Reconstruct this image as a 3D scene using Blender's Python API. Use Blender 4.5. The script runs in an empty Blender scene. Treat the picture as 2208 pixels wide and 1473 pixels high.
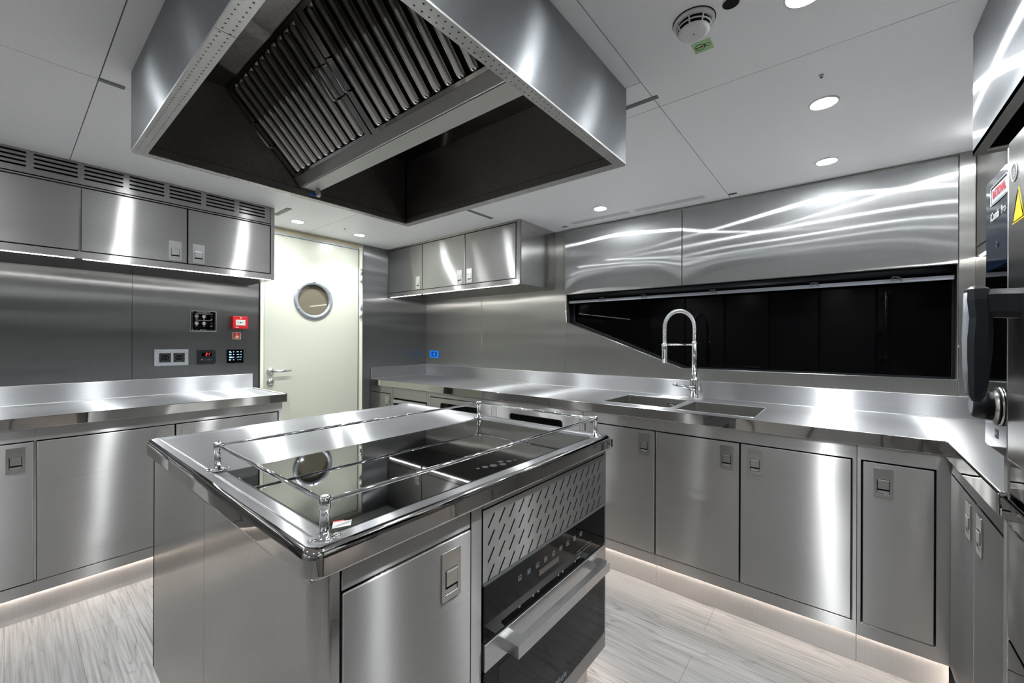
import bpy, bmesh, math, random
from mathutils import Vector, Matrix
random.seed(7)
S = bpy.context.scene
C = S.collection
PI = math.pi

# ------------------------------------------------------------------ camera, world, exposure
TH = math.radians(38.963); RO = 0.0041; CAMH = 1.2406; FPX = 883.4473
cam = bpy.data.cameras.new('camera'); cam.sensor_width = 36; cam.lens = 36 * FPX / 2208; cam.clip_start = .02
camo = bpy.data.objects.new('camera', cam); C.objects.link(camo)
Fw = Vector((math.cos(TH), math.sin(TH), 0)); Rw = Vector((math.sin(TH), -math.cos(TH), 0)); Uw = Vector((0, 0, 1))
X = Rw * math.cos(RO) + Uw * math.sin(RO); Y = Uw * math.cos(RO) - Rw * math.sin(RO)
M = Matrix((X, Y, -Fw)).transposed().to_4x4(); M.translation = Vector((0, 0, CAMH))
camo.matrix_world = M
S.camera = camo
w = bpy.data.worlds.new('world'); S.world = w; w.use_nodes = True
w.node_tree.nodes['Background'].inputs[0].default_value = (.05, .055, .06, 1)
w.node_tree.nodes['Background'].inputs[1].default_value = .05
S.view_settings.view_transform = 'Standard'; S.view_settings.look = 'None'
S.view_settings.gamma = 1; S.view_settings.use_curve_mapping = False
S.view_settings.exposure = 2.56
LAMP = 50.0        # emission of the ceiling downlight lenses
BEAM = .95        # watts of each downlight's downward beam
STRIP = 2.6        # emission of the LED strips
S.cycles.max_bounces = 10; S.cycles.glossy_bounces = 8; S.cycles.diffuse_bounces = 5
S.cycles.sample_clamp_indirect = 8

# ------------------------------------------------------------------ materials
def lin(r, g, b):
    f = lambda c: (c / 255 / 12.92) if c / 255 <= .04045 else ((c / 255 + .055) / 1.055) ** 2.4
    return (f(r), f(g), f(b), 1)
def base_mat(name):
    m = bpy.data.materials.new(name); m.use_nodes = True
    return m, m.node_tree, m.node_tree.nodes['Principled BSDF']
def tex_coord(nt, scale, use='Object'):
    tc = nt.nodes.new('ShaderNodeTexCoord'); mp = nt.nodes.new('ShaderNodeMapping')
    mp.inputs['Scale'].default_value = scale
    nt.links.new(tc.outputs[use], mp.inputs[0]); return mp
def plain(name, col, rough=.5, metal=0, spec=.5, var=.04, scale=30, emit=None, es=0, coat=0):
    m, nt, p = base_mat(name)
    nz = nt.nodes.new('ShaderNodeTexNoise'); nz.inputs['Scale'].default_value = scale
    mp = tex_coord(nt, (1, 1, 1)); nt.links.new(mp.outputs[0], nz.inputs[0])
    mr = nt.nodes.new('ShaderNodeMapRange'); mr.inputs[3].default_value = 1 - var; mr.inputs[4].default_value = 1 + var
    nt.links.new(nz.outputs[0], mr.inputs[0])
    mx = nt.nodes.new('ShaderNodeVectorMath'); mx.operation = 'SCALE'; mx.inputs[0].default_value = col[:3]
    nt.links.new(mr.outputs[0], mx.inputs['Scale']); nt.links.new(mx.outputs[0], p.inputs['Base Color'])
    p.inputs['Roughness'].default_value = rough; p.inputs['Metallic'].default_value = metal
    p.inputs['Specular IOR Level'].default_value = spec; p.inputs['Coat Weight'].default_value = coat
    if emit: p.inputs['Emission Color'].default_value = emit; p.inputs['Emission Strength'].default_value = es
    return m
def steel(name, tangent, rough=.3, aniso=.9, col=(.56, .555, .54), grain='z', wave=.0012, wscale=1.6, gvar=.07, soft=.35, wmap=(1, 1, 1)):
    """brushed stainless steel sheet: light smears along `tangent` (across the scratches).
    rough = width of the long smear, aniso = ratio of long to short smear"""
    m = bpy.data.materials.new(name); m.use_nodes = True; nt = m.node_tree; nt.nodes.clear()
    out = nt.nodes.new('ShaderNodeOutputMaterial')
    g = 260; s = {'x': (2.5, g, g), 'y': (g, 2.5, g), 'z': (g, g, 2.5), 'n': (90, 90, 90)}[grain]
    mp = tex_coord(nt, s); nz = nt.nodes.new('ShaderNodeTexNoise'); nz.inputs['Scale'].default_value = 1
    nz.inputs['Detail'].default_value = 3; nt.links.new(mp.outputs[0], nz.inputs[0])
    sm = tex_coord(nt, (1, 1, 1)); n2 = nt.nodes.new('ShaderNodeTexNoise'); n2.inputs['Scale'].default_value = 2.3
    n2.inputs['Detail'].default_value = 4; nt.links.new(sm.outputs[0], n2.inputs[0])
    ad = nt.nodes.new('ShaderNodeMath'); ad.operation = 'ADD'; nt.links.new(nz.outputs[0], ad.inputs[0]); nt.links.new(n2.outputs[0], ad.inputs[1])
    mr = nt.nodes.new('ShaderNodeMapRange'); mr.inputs[1].default_value = .5; mr.inputs[2].default_value = 1.5
    mr.inputs[3].default_value = 1 - gvar; mr.inputs[4].default_value = 1 + gvar
    nt.links.new(ad.outputs[0], mr.inputs[0])
    mx = nt.nodes.new('ShaderNodeVectorMath'); mx.operation = 'SCALE'; mx.inputs[0].default_value = col
    nt.links.new(mr.outputs[0], mx.inputs['Scale'])
    nrm = None
    if wave:
        wn = nt.nodes.new('ShaderNodeTexNoise'); wn.inputs['Scale'].default_value = wscale; wn.inputs['Detail'].default_value = 1
        wm = tex_coord(nt, wmap); nt.links.new(wm.outputs[0], wn.inputs[0])
        b = nt.nodes.new('ShaderNodeBump'); b.inputs['Strength'].default_value = 1; b.inputs['Distance'].default_value = wave * 10
        nt.links.new(wn.outputs[0], b.inputs['Height']); nrm = b.outputs[0]
    def gl(r, an):
        n = nt.nodes.new('ShaderNodeBsdfAnisotropic'); n.inputs['Roughness'].default_value = r; n.inputs['Anisotropy'].default_value = an
        nt.links.new(mx.outputs[0], n.inputs['Color'])
        if nrm: nt.links.new(nrm, n.inputs['Normal'])
        return n
    if tangent:
        k = 1 / aniso ** .5                                  # alpha_x = r^2/k , alpha_y = r^2*k
        sharp = gl((rough * k) ** .5, -(1 - k)); wide = gl((rough * .55) ** .5, -.35)
        cv = nt.nodes.new('ShaderNodeCombineXYZ')
        for i in range(3): cv.inputs[i].default_value = tangent[i]
        for n in (sharp, wide): nt.links.new(cv.outputs[0], n.inputs['Tangent'])
        ms = nt.nodes.new('ShaderNodeMixShader'); ms.inputs[0].default_value = soft
        nt.links.new(sharp.outputs[0], ms.inputs[1]); nt.links.new(wide.outputs[0], ms.inputs[2]); nt.links.new(ms.outputs[0], out.inputs[0])
    else:
        n = gl(rough, 0); nt.links.new(n.outputs[0], out.inputs[0])
    return m
ST = (.40, .396, .388)
M_DOOR = steel('steel_door_brushed_across', (0, 0, 1), .50, 28, ST, 'x', .0012)
M_DOORY = steel('steel_door_brushed_along_wall', (0, 0, 1), .50, 28, ST, 'y', .0012)
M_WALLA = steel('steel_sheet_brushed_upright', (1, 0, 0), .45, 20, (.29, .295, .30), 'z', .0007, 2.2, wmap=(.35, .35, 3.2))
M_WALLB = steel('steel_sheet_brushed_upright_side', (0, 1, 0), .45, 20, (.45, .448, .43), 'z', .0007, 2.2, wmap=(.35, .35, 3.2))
M_FLAP = steel('steel_flap_brushed_upright', (0, 1, 0), .45, 90, (.46, .465, .47), 'z', .0020, .9, soft=.3)
M_TOPY = steel('steel_top_smear_long', (0, 1, 0), .35, 20, (.45, .455, .465), 'x', .0004, soft=.25)
M_TOPX = steel('steel_top_smear_short', (1, 0, 0), .35, 20, (.45, .455, .465), 'y', .0004, soft=.25)
M_UP = steel('steel_upstand', (0, 0, 1), .35, 12, (.45, .455, .465), 'y', .0004, soft=.25)
M_POL = steel('steel_polished', None, .045, 0, (.52, .51, .50), 'n', .0004, 5, .02)
M_SIDE = steel('steel_side_panel_smooth', None, .16, 0, (.50, .49, .475), 'n', .0010, 1.2)
M_SAT = steel('steel_satin', None, .22, 0, (.50, .495, .48), 'n', 0)
M_SATL = steel('steel_satin_light', None, .30, 0, (.57, .57, .57), 'n', 0)
M_KICK = steel('steel_kick_plate', (0, 0, 1), .4, 6, (.50, .49, .48), 'z', .0006)
M_CHR = steel('chrome', None, .05, 0, (.8, .8, .82), 'n', 0, gvar=.01)
M_HOOD = steel('steel_hood_shell', (0, 0, 1), .38, 14, (.36, .375, .39), 'n', .0004)
M_LINER = steel('steel_hood_liner_mottled', (0, 0, 1), .3, 8, (.21, .195, .185), 'n', .0008, gvar=.28)  # dark brownish steel with a mottled tone
M_BAFF = steel('steel_baffle', None, .05, 0, (.50, .485, .465), 'n', .0002, 4)
M_TROUGH = steel('steel_trough', (0, 1, 0), .2, 4, (.5, .49, .47), 'n', 0)
M_TLIGHT = plain('trough_light_cover', lin(196, 197, 188), .35, .0, .5, .03, 6)
M_RIM = plain('rim_pale_steel', (.5, .5, .48, 1), .38, .85, .5, .05)
M_BLK = plain('black_gap', (.0012, .0012, .0012, 1), .6, 0, .2)
M_BLKP = plain('black_plastic', lin(11, 14, 20), .42, 0, .35)
M_BGLASS = plain('black_glass', (.0006, .0006, .0008, 1), .03, 0, .22)
M_WIN = plain('dark_window_glass', (.001, .001, .0012, 1), .02, 0, .12, .0)
M_NAVY = plain('navy_control_glass', lin(12, 22, 38), .06, .0, .2)
M_CEIL = plain('white_ceiling_panel', (.86, .86, .87, 1), .45, 0, .35, .015, 3)
M_CREAM = plain('cream_door_paint', lin(178, 180, 166), .3, 0, .4, .012, 3)
M_BEIGE = plain('beige_header', lin(176, 168, 142), .45)
M_CREAMF = plain('cream_frame_paint', lin(214, 213, 192), .35)
M_RED = plain('red_plastic', lin(205, 24, 32), .35)
M_WHITE = plain('white_print', lin(235, 235, 235), .5)
M_WPL = plain('white_plastic', lin(214, 214, 212), .4)
M_YEL = plain('yellow_sticker', lin(235, 200, 20), .45)
M_GRN = plain('pale_green_sticker', lin(168, 205, 150), .5)
M_DGRN = plain('dark_green_print', lin(15, 70, 50), .5)
M_DRED = plain('dark_red_print', lin(140, 30, 25), .5)
M_BLUE = plain('blue_film', lin(30, 120, 215), .3, emit=lin(30, 120, 215), es=.02)  # a faint glow is added to the film's blue
M_BLUE2 = plain('blue_lever', lin(20, 60, 160), .4)
M_LEDR = plain('red_led_digits', (.9, .02, .02, 1), .4, emit=(1, .03, .05, 1), es=.8)
M_LEDB = plain('blue_lit_legend', (.2, .5, .9, 1), .4, emit=(.35, .7, 1, 1), es=.3)
M_GREY = plain('grey_print', lin(110, 114, 118), .5)
M_DGREY = plain('dark_grey_print', lin(70, 74, 78), .5)
M_SOCK = plain('socket_grey_plate', lin(138, 142, 146), .5, .3, .5, .15, 60)
M_TRIMG = plain('grey_recess', lin(110, 110, 112), .5)
M_PGLASS = plain('porthole_dark_glass', lin(96, 91, 78), .04, 0, .8)
M_PRING = plain('porthole_ring_metal', lin(168, 174, 180), .3, .7)
M_PINK = plain('copper_tinted_steel', lin(190, 130, 115), .3, .8)
def emis(name, col, s):
    m = bpy.data.materials.new(name); m.use_nodes = True; nt = m.node_tree; nt.nodes.clear()
    e = nt.nodes.new('ShaderNodeEmission'); o = nt.nodes.new('ShaderNodeOutputMaterial')
    e.inputs[0].default_value = col; e.inputs[1].default_value = s; nt.links.new(e.outputs[0], o.inputs[0]); return m
M_LAMP = emis('downlight_lens', (.95, .985, 1, 1), LAMP)
M_LED = emis('led_strip_cool', (1, .97, .93, 1), STRIP * 2.2)
M_LEDW = emis('led_strip_warm', (1, .88, .78, 1), STRIP * 5)
def floor_mat():
    m, nt, p = base_mat('light_grey_oak_planks')
    N = nt.nodes.new; L = nt.links.new
    tc = N('ShaderNodeTexCoord'); mp = N('ShaderNodeMapping'); mp.inputs['Rotation'].default_value = (0, 0, PI / 2)
    L(tc.outputs['Object'], mp.inputs[0])
    br = N('ShaderNodeTexBrick'); br.offset = .37
    br.inputs['Scale'].default_value = 1; br.inputs['Brick Width'].default_value = 1.25; br.inputs['Row Height'].default_value = .19
    br.inputs['Mortar Size'].default_value = .0009; br.inputs['Color1'].default_value = (0, 0, 0, 1); br.inputs['Color2'].default_value = (1, 1, 1, 1)
    br.inputs['Mortar'].default_value = (.5, .5, .5, 1); L(mp.outputs[0], br.inputs[0])
    # grain: rings of a distorted field stretched along the plank
    off = N('ShaderNodeVectorMath'); off.operation = 'ADD'; sc = N('ShaderNodeVectorMath'); sc.operation = 'SCALE'; sc.inputs['Scale'].default_value = 9
    mg = N('ShaderNodeMapping'); mg.inputs['Scale'].default_value = (15, 1.3, 1); L(tc.outputs['Object'], mg.inputs[0])
    L(br.outputs['Color'], sc.inputs[0]); L(mg.outputs[0], off.inputs[0]); L(sc.outputs[0], off.inputs[1])
    n1 = N('ShaderNodeTexNoise'); n1.inputs['Scale'].default_value = 1.0; n1.inputs['Detail'].default_value = 2.5; n1.inputs['Roughness'].default_value = .4; L(off.outputs[0], n1.inputs[0])
    mm = N('ShaderNodeMath'); mm.operation = 'MULTIPLY'; mm.inputs[1].default_value = 34; L(n1.outputs[0], mm.inputs[0])
    fr = N('ShaderNodeMath'); fr.operation = 'SINE'; L(mm.outputs[0], fr.inputs[0])
    ab = N('ShaderNodeMath'); ab.operation = 'ABSOLUTE'; L(fr.outputs[0], ab.inputs[0])
    pw = N('ShaderNodeMapRange'); pw.interpolation_type = 'SMOOTHSTEP'; pw.inputs[1].default_value = 0; pw.inputs[2].default_value = .5; L(ab.outputs[0], pw.inputs[0])
    n3 = N('ShaderNodeTexNoise'); n3.inputs['Scale'].default_value = 1.3; m3 = N('ShaderNodeMapping'); m3.inputs['Scale'].default_value = (3, .8, 1); L(tc.outputs['Object'], m3.inputs[0]); L(m3.outputs[0], n3.inputs[0])
    mk = N('ShaderNodeMapRange'); mk.inputs[1].default_value = .42; mk.inputs[2].default_value = .68; L(n3.outputs[0], mk.inputs[0])
    keep = N('ShaderNodeMix'); keep.data_type = 'FLOAT'; L(mk.outputs[0], keep.inputs[0]); keep.inputs[2].default_value = 1; L(pw.outputs[0], keep.inputs[3])
    mf = N('ShaderNodeMapping'); mf.inputs['Scale'].default_value = (120, 3, 1); L(tc.outputs['Object'], mf.inputs[0])
    n2 = N('ShaderNodeTexNoise'); n2.inputs['Scale'].default_value = 1; n2.inputs['Detail'].default_value = 5; L(mf.outputs[0], n2.inputs[0])
    mx = N('ShaderNodeMath'); mx.operation = 'MULTIPLY_ADD'; mx.inputs[1].default_value = .32; L(keep.outputs[0], mx.inputs[0]); L(n2.outputs[0], mx.inputs[2])
    cr = N('ShaderNodeValToRGB'); cr.color_ramp.elements[0].position = .36; cr.color_ramp.elements[0].color = lin(74, 73, 72)
    cr.color_ramp.elements[1].position = .92; cr.color_ramp.elements[1].color = lin(134, 132, 131)
    e = cr.color_ramp.elements.new(.70); e.color = lin(115, 113, 112)
    L(mx.outputs[0], cr.inputs[0])
    tint = N('ShaderNodeMix'); tint.data_type = 'RGBA'; tint.blend_type = 'MULTIPLY'; tint.inputs[0].default_value = .12
    L(cr.outputs[0], tint.inputs[6]); L(br.outputs['Color'], tint.inputs[7])
    dk = N('ShaderNodeMix'); dk.data_type = 'RGBA'; dk.blend_type = 'MULTIPLY'; L(br.outputs['Fac'], dk.inputs[0])
    L(tint.outputs[2], dk.inputs[6]); dk.inputs[7].default_value = (.45, .42, .4, 1)
    L(dk.outputs[2], p.inputs['Base Color']); p.inputs['Roughness'].default_value = .42; p.inputs['Specular IOR Level'].default_value = .35
    return m
M_FLOOR = floor_mat()

# ------------------------------------------------------------------ mesh builder and object helpers
OFF = {}
class MB:
    def __init__(s): s.bm = bmesh.new(); s.mats = []
    def mi(s, m):
        if m not in s.mats: s.mats.append(m)
        return s.mats.index(m)
    def _take(s, b, m, smooth=False):
        i = s.mi(m); vm = {}
        for v in b.verts: vm[v] = s.bm.verts.new(v.co)
        for f in b.faces:
            try: nf = s.bm.faces.new([vm[v] for v in f.verts])
            except ValueError: continue
            nf.material_index = i if f.material_index == 0 else f.material_index - 1; nf.smooth = smooth or f.smooth
        b.free(); return s
    def box(s, x0, x1, y0, y1, z0, z1, m, bev=0, seg=2):
        b = bmesh.new(); bmesh.ops.create_cube(b, size=1)
        for v in b.verts: v.co = Vector((x0 + (v.co.x + .5) * (x1 - x0), y0 + (v.co.y + .5) * (y1 - y0), z0 + (v.co.z + .5) * (z1 - z0)))
        if bev: bmesh.ops.bevel(b, geom=b.edges[:], offset=bev, segments=seg, affect='EDGES', profile=.5)
        return s._take(b, m)
    def poly(s, pts, m):
        b = bmesh.new(); b.faces.new([b.verts.new(p) for p in pts]); return s._take(b, m)
    def prism(s, pts, d, m, smooth_sides=False):
        """closed 3-D outline extruded by vector d"""
        b = bmesh.new(); d = Vector(d); a = [b.verts.new(p) for p in pts]; c = [b.verts.new(Vector(p) + d) for p in pts]
        b.faces.new(a[::-1]); b.faces.new(c); n = len(pts)
        for i in range(n):
            f = b.faces.new([a[i], a[(i + 1) % n], c[(i + 1) % n], c[i]]); f.smooth = smooth_sides
        bmesh.ops.recalc_face_normals(b, faces=b.faces[:]); return s._take(b, m)
    def lathe(s, c, ax, prof, m, n=28, smooth=True, cap=True):
        """prof = [(radius, distance along ax)]"""
        ax = Vector(ax).normalized(); u = ax.orthogonal().normalized(); v = ax.cross(u); c = Vector(c)
        b = bmesh.new(); rings = []
        for r, t in prof:
            rings.append([b.verts.new(c + ax * t + (u * math.cos(2 * PI * k / n) + v * math.sin(2 * PI * k / n)) * max(r, 1e-5)) for k in range(n)])
        for a, d in zip(rings, rings[1:]):
            for k in range(n):
                f = b.faces.new([a[k], a[(k + 1) % n], d[(k + 1) % n], d[k]]); f.smooth = smooth
        if cap: b.faces.new(rings[0][::-1]); b.faces.new(rings[-1])
        return s._take(b, m)
    def cyl(s, p0, p1, r, m, n=20):
        p0, p1 = Vector(p0), Vector(p1); d = p1 - p0
        return s.lathe(p0, d, [(r, 0), (r, d.length)], m, n)
    def tube(s, path, r, m, n=12, closed=False):
        path = [Vector(p) for p in path]; b = bmesh.new(); rings = []; N = len(path); up = None
        for i, p in enumerate(path):
            a = path[(i - 1) % N] if (i or closed) else p; c = path[(i + 1) % N] if (i < N - 1 or closed) else p
            t = (c - a).normalized()
            if up is None: up = t.orthogonal().normalized()
            up = (up - t * up.dot(t)).normalized(); q = t.cross(up)
            rr = r(i / (N - 1)) if callable(r) else r
            rings.append([b.verts.new(p + (up * math.cos(2 * PI * k / n) + q * math.sin(2 * PI * k / n)) * rr) for k in range(n)])
        pr = list(zip(rings, rings[1:])) + ([(rings[-1], rings[0])] if closed else [])
        for a, c in pr:
            for k in range(n):
                f = b.faces.new([a[k], a[(k + 1) % n], c[(k + 1) % n], c[k]]); f.smooth = True
        if not closed: b.faces.new(rings[0][::-1]); b.faces.new(rings[-1])
        return s._take(b, m)
    def loft(s, rings, m, smooth=True):
        b = bmesh.new(); R = [[b.verts.new(p) for p in r] for r in rings]; n = len(R[0])
        for a, c in zip(R, R[1:]):
            for k in range(n):
                f = b.faces.new([a[k], a[(k + 1) % n], c[(k + 1) % n], c[k]]); f.smooth = smooth
        b.faces.new(R[0][::-1]); b.faces.new(R[-1]); bmesh.ops.recalc_face_normals(b, faces=b.faces[:])
        return s._take(b, m)
    def plate(s, outer, holes, th, mat4, m, side=None):
        """2-D outline with holes, extruded by th along local +z, placed by mat4"""
        cu = bpy.data.curves.new('tmp', 'CURVE'); cu.dimensions = '2D'; cu.fill_mode = 'BOTH'; cu.extrude = th / 2
        for loop in [outer] + holes:
            sp = cu.splines.new('POLY'); sp.points.add(len(loop) - 1); sp.use_cyclic_u = True
            for p, q in zip(sp.points, loop): p.co = (q[0], q[1], 0, 1)
        o = bpy.data.objects.new('tmp', cu); C.objects.link(o)
        dg = bpy.context.evaluated_depsgraph_get(); dg.update()
        me = bpy.data.meshes.new_from_object(o.evaluated_get(dg))
        b = bmesh.new(); b.from_mesh(me)
        bmesh.ops.remove_doubles(b, verts=b.verts[:], dist=1e-5)
        if side:
            k = s.mi(side) + 1
            for f in b.faces:
                if abs(f.normal.z) < .5: f.material_index = k
        for v in b.verts: v.co = mat4 @ (v.co + Vector((0, 0, th / 2)))
        bpy.data.objects.remove(o); bpy.data.curves.remove(cu); bpy.data.meshes.remove(me)
        return s._take(b, m)
    def text(s, body, size, org, right, up, m, align='CENTER', sx=1.0, bold=0):
        cu = bpy.data.curves.new('tmp', 'FONT'); cu.body = body; cu.size = size; cu.align_x = align; cu.align_y = 'CENTER'
        cu.resolution_u = 3; cu.offset = bold
        o = bpy.data.objects.new('tmp', cu); C.objects.link(o)
        dg = bpy.context.evaluated_depsgraph_get(); dg.update()
        me = bpy.data.meshes.new_from_object(o.evaluated_get(dg)); b = bmesh.new(); b.from_mesh(me)
        r = Vector(right).normalized(); u = Vector(up).normalized(); org = Vector(org)
        for v in b.verts: v.co = org + r * v.co.x * sx + u * v.co.y
        bpy.data.objects.remove(o); bpy.data.curves.remove(cu); bpy.data.meshes.remove(me)
        return s._take(b, m)
    def build(s, name, parent=None, off=None):
        me = bpy.data.meshes.new(name)
        o = bpy.data.objects.new(name, me); C.objects.link(o)
        if parent is not None:
            o.parent = parent; of = OFF.get(parent.name, Vector((0, 0, 0))); OFF[o.name] = of
        else: of = Vector((0, 0, 0))
        if off is not None and parent is None:
            of = Vector(off); o.location = of; OFF[o.name] = of
        for v in s.bm.verts: v.co = v.co - of
        s.bm.to_mesh(me); s.bm.free()
        for m in s.mats: me.materials.append(m)
        return o
def tag(o, label, cat, group=None, kind=None):
    o['label'] = label; o['category'] = cat
    if group: o['group'] = group
    if kind: o['kind'] = kind
    return o
def thing(name, label, cat, loc, group=None, rotz=0, local=False):
    """Empty at the base; parts are written in world coordinates unless local=True"""
    o = bpy.data.objects.new(name, None); C.objects.link(o); o.location = loc; o.rotation_euler = (0, 0, rotz); o.empty_display_size = .05
    OFF[o.name] = Vector((0, 0, 0)) if local else Vector(loc)
    return tag(o, label, cat, group)
def copy_tree(o, parent=None, loc=None):
    c = o.copy(); C.objects.link(c); c.parent = parent
    if loc is not None: c.location = loc
    for ch in list(o.children): copy_tree(ch, c)
    return c
def struct(mb, name, label=None):
    o = mb.build(name); o['kind'] = 'structure'
    if label: o['label'] = label
    return o
def rrect(x0, x1, y0, y1, r, n=4):
    out = []
    for cx, cy, a in ((x1 - r, y1 - r, 0), (x0 + r, y1 - r, 90), (x0 + r, y0 + r, 180), (x1 - r, y0 + r, 270)):
        for k in range(n + 1):
            t = math.radians(a + 90 * k / n); out.append((cx + r * math.cos(t), cy + r * math.sin(t)))
    return out
def slot(x0, y0, x1, y1, r, n=4):
    """stadium outline from (x0,y0) to (x1,y1)"""
    a = math.atan2(y1 - y0, x1 - x0); out = []
    for cx, cy, s in ((x1, y1, -PI / 2), (x0, y0, PI / 2)):
        for k in range(n + 1):
            t = a + s + PI * k / n; out.append((cx + r * math.cos(t), cy + r * math.sin(t)))
    return out
def circ(cx, cy, r, n=8): return [(cx + r * math.cos(2 * PI * k / n), cy + r * math.sin(2 * PI * k / n)) for k in range(n)]
def MZ(o, xa, ya):
    """matrix: local x -> xa, local y -> ya, local z -> xa x ya"""
    xa, ya = Vector(xa), Vector(ya); m = Matrix((xa, ya, xa.cross(ya))).transposed().to_4x4(); m.translation = Vector(o); return m

CE = 2.094; XB = 2.70; YA = 3.312; YR = -.95; XL = -1.7
# ------------------------------------------------------------------ structure
b = MB(); b.box(XL, XB + .1, YR, YA + .1, -.05, 0, M_FLOOR); fl = struct(b, 'floor', 'light grey wood plank floor')
b = MB()
g = .0015
def cp(x0, x1, y0, y1): b.box(x0 + g, x1 - g, y0 + g, y1 - g, CE, CE + .02, M_CEIL)
xs = [XL, -.95, .19, 1.49, XB + .1]; ys = [YR, .52, 1.9, YA + .1]
for i in range(4):
    for j in range(3):
        if i == 2 and j == 1:
            cp(.19, .27, .52, 1.9); cp(1.31, 1.49, .52, 1.9); cp(.27, 1.31, .52, .595); cp(.27, 1.31, 1.76, 1.9)
        else: cp(xs[i], xs[i + 1], ys[j], ys[j + 1])
b.box(XL, .262, YR, YA + .1, CE + .021, CE + .03, M_DGREY); b.box(1.316, XB + .1, YR, YA + .1, CE + .021, CE + .03, M_DGREY)
b.box(.262, 1.316, YR, .587, CE + .021, CE + .03, M_DGREY); b.box(.262, 1.316, 1.767, YA + .1, CE + .021, CE + .03, M_DGREY)
struct(b, 'ceiling', 'white ceiling of large flat panels')
# grey slots between ceiling panels
for k, (x0, x1, y0, y1) in enumerate([(.19, .252, 1.885, 1.905), (1.412, 1.43, .503, .75), (1.135, 1.165, 2.78, 3.0), (1.86, 2.12, 1.885, 1.91)]):
    b = MB(); b.box(x0, x1, y0, y1, CE - .003, CE + .001, M_TRIMG); struct(b, 'trim_%d' % (k + 1), 'narrow grey slot between ceiling panels')
# wall left (with the door): steel sheets over a dark backing, split round the doorway
b = MB()
b.box(XL, 1.167, YA + .012, YA + .1, 0, CE, M_BLK); b.box(1.982, XB + .1, YA + .012, YA + .1, 0, CE, M_BLK); b.box(1.167, 1.982, YA + .012, YA + .1, 2.085, CE, M_BLK)
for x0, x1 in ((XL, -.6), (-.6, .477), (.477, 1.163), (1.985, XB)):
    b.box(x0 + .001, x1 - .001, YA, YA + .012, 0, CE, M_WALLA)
struct(b, 'wall_left', 'brushed steel wall sheets with upright seams')
# wall right (hull side) with the slanted window opening
b = MB()
win = [(-1.65, 1.60), (-1.65, 1.391), (-.797, 1.075), (.40, 1.075), (.40, 1.60)]      # local x = -y
# seams: sheets between y = 3.312, 2.535, 1.659 then the window sheet
mt = MZ((XB + .012, 0, 0), (0, -1, 0), (0, 0, 1))
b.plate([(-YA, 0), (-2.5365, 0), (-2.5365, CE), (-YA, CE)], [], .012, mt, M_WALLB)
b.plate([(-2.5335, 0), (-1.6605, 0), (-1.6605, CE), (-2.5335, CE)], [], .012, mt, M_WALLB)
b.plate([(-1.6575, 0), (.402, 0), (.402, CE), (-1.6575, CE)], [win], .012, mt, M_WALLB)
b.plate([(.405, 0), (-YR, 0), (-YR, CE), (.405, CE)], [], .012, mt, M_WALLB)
b.plate([(-YA - .1, 0), (-YR, 0), (-YR, CE), (-YA - .1, CE)], [win], .08, MZ((XB + .094, 0, 0), (0, -1, 0), (0, 0, 1)), M_BLK)
struct(b, 'wall_right', 'brushed steel wall with a slanted window opening')
b = MB(); b.box(XL, XB + .1, YR - .1, YR - .012, 0, CE, M_BLK)
for k in range(8):
    b.box(XL + .02 + k * .56, XL + .56 + k * .56, YR - .012, YR, .02, 1.15, M_SAT); b.box(XL + .02 + k * .56, XL + .56 + k * .56, YR - .012, YR, 1.165, CE, M_SATL)
struct(b, 'wall_rear')
b = MB(); b.box(XL - .1, XL - .001, YR - .1, YA + .1, 0, CE, M_BLK)
for k in range(7): b.box(XL, XL + .012, YR + .01 + k * .61, YR + .595 + k * .61, .02, CE, M_SATL)
struct(b, 'wall_far_left')
# window: glass, black frame, light lip, blind bar
b = MB(); W = [(x, y) for x, y in win]
b.plate([(-1.67, 1.62), (-1.67, 1.38), (-.80, 1.06), (.42, 1.06), (.42, 1.62)], [], .004, MZ((XB + .10, 0, 0), (0, -1, 0), (0, 0, 1)), M_WIN)
wn = struct(b, 'window_1', 'black night window with a slanted lower left edge')
b = MB(); b.plate(W, [[(-1.62, 1.595), (-1.62, 1.395), (-.795, 1.082), (.393, 1.082), (.393, 1.595)]], .012, MZ((XB + .085, 0, 0), (0, -1, 0), (0, 0, 1)), M_BLKP)
b.build('window_frame', wn)
b = MB(); pts = [(XB - .002, -y, z) for y, z in win]
for p, q in ((pts[1], pts[2]), (pts[2], pts[3])):
    b.tube([p, q], .0022, M_SATL, 6)
b.build('window_sill', wn)
t = thing('roller_blind', 'rolled up window blind showing its grey bottom bar', 'blind', (XB + .05, .6, 1.55))
b = MB(); b.box(XB + .02, XB + .032, -.393, 1.64, 1.533, 1.553, plain('blind_bar_grey', lin(126, 130, 138), .4), .002); b.build('bottom_bar', t)
b = MB(); b.cyl((XB + .045, -.39, 1.59), (XB + .045, 1.64, 1.59), .028, M_BLKP, 16); b.build('roller', t)
for yy in (1.36, 1.05, .62, .12, -.2):
    b = MB()
    for k in range(3):
        b.tube([(XB + .016, yy + .02 * math.cos(a + k), 1.553 + .011 * math.sin(1.7 * a + k)) for a in [i * .5 for i in range(13)]], .0012, M_DGREY, 5)
    b.build('cord_knot', t)
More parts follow.
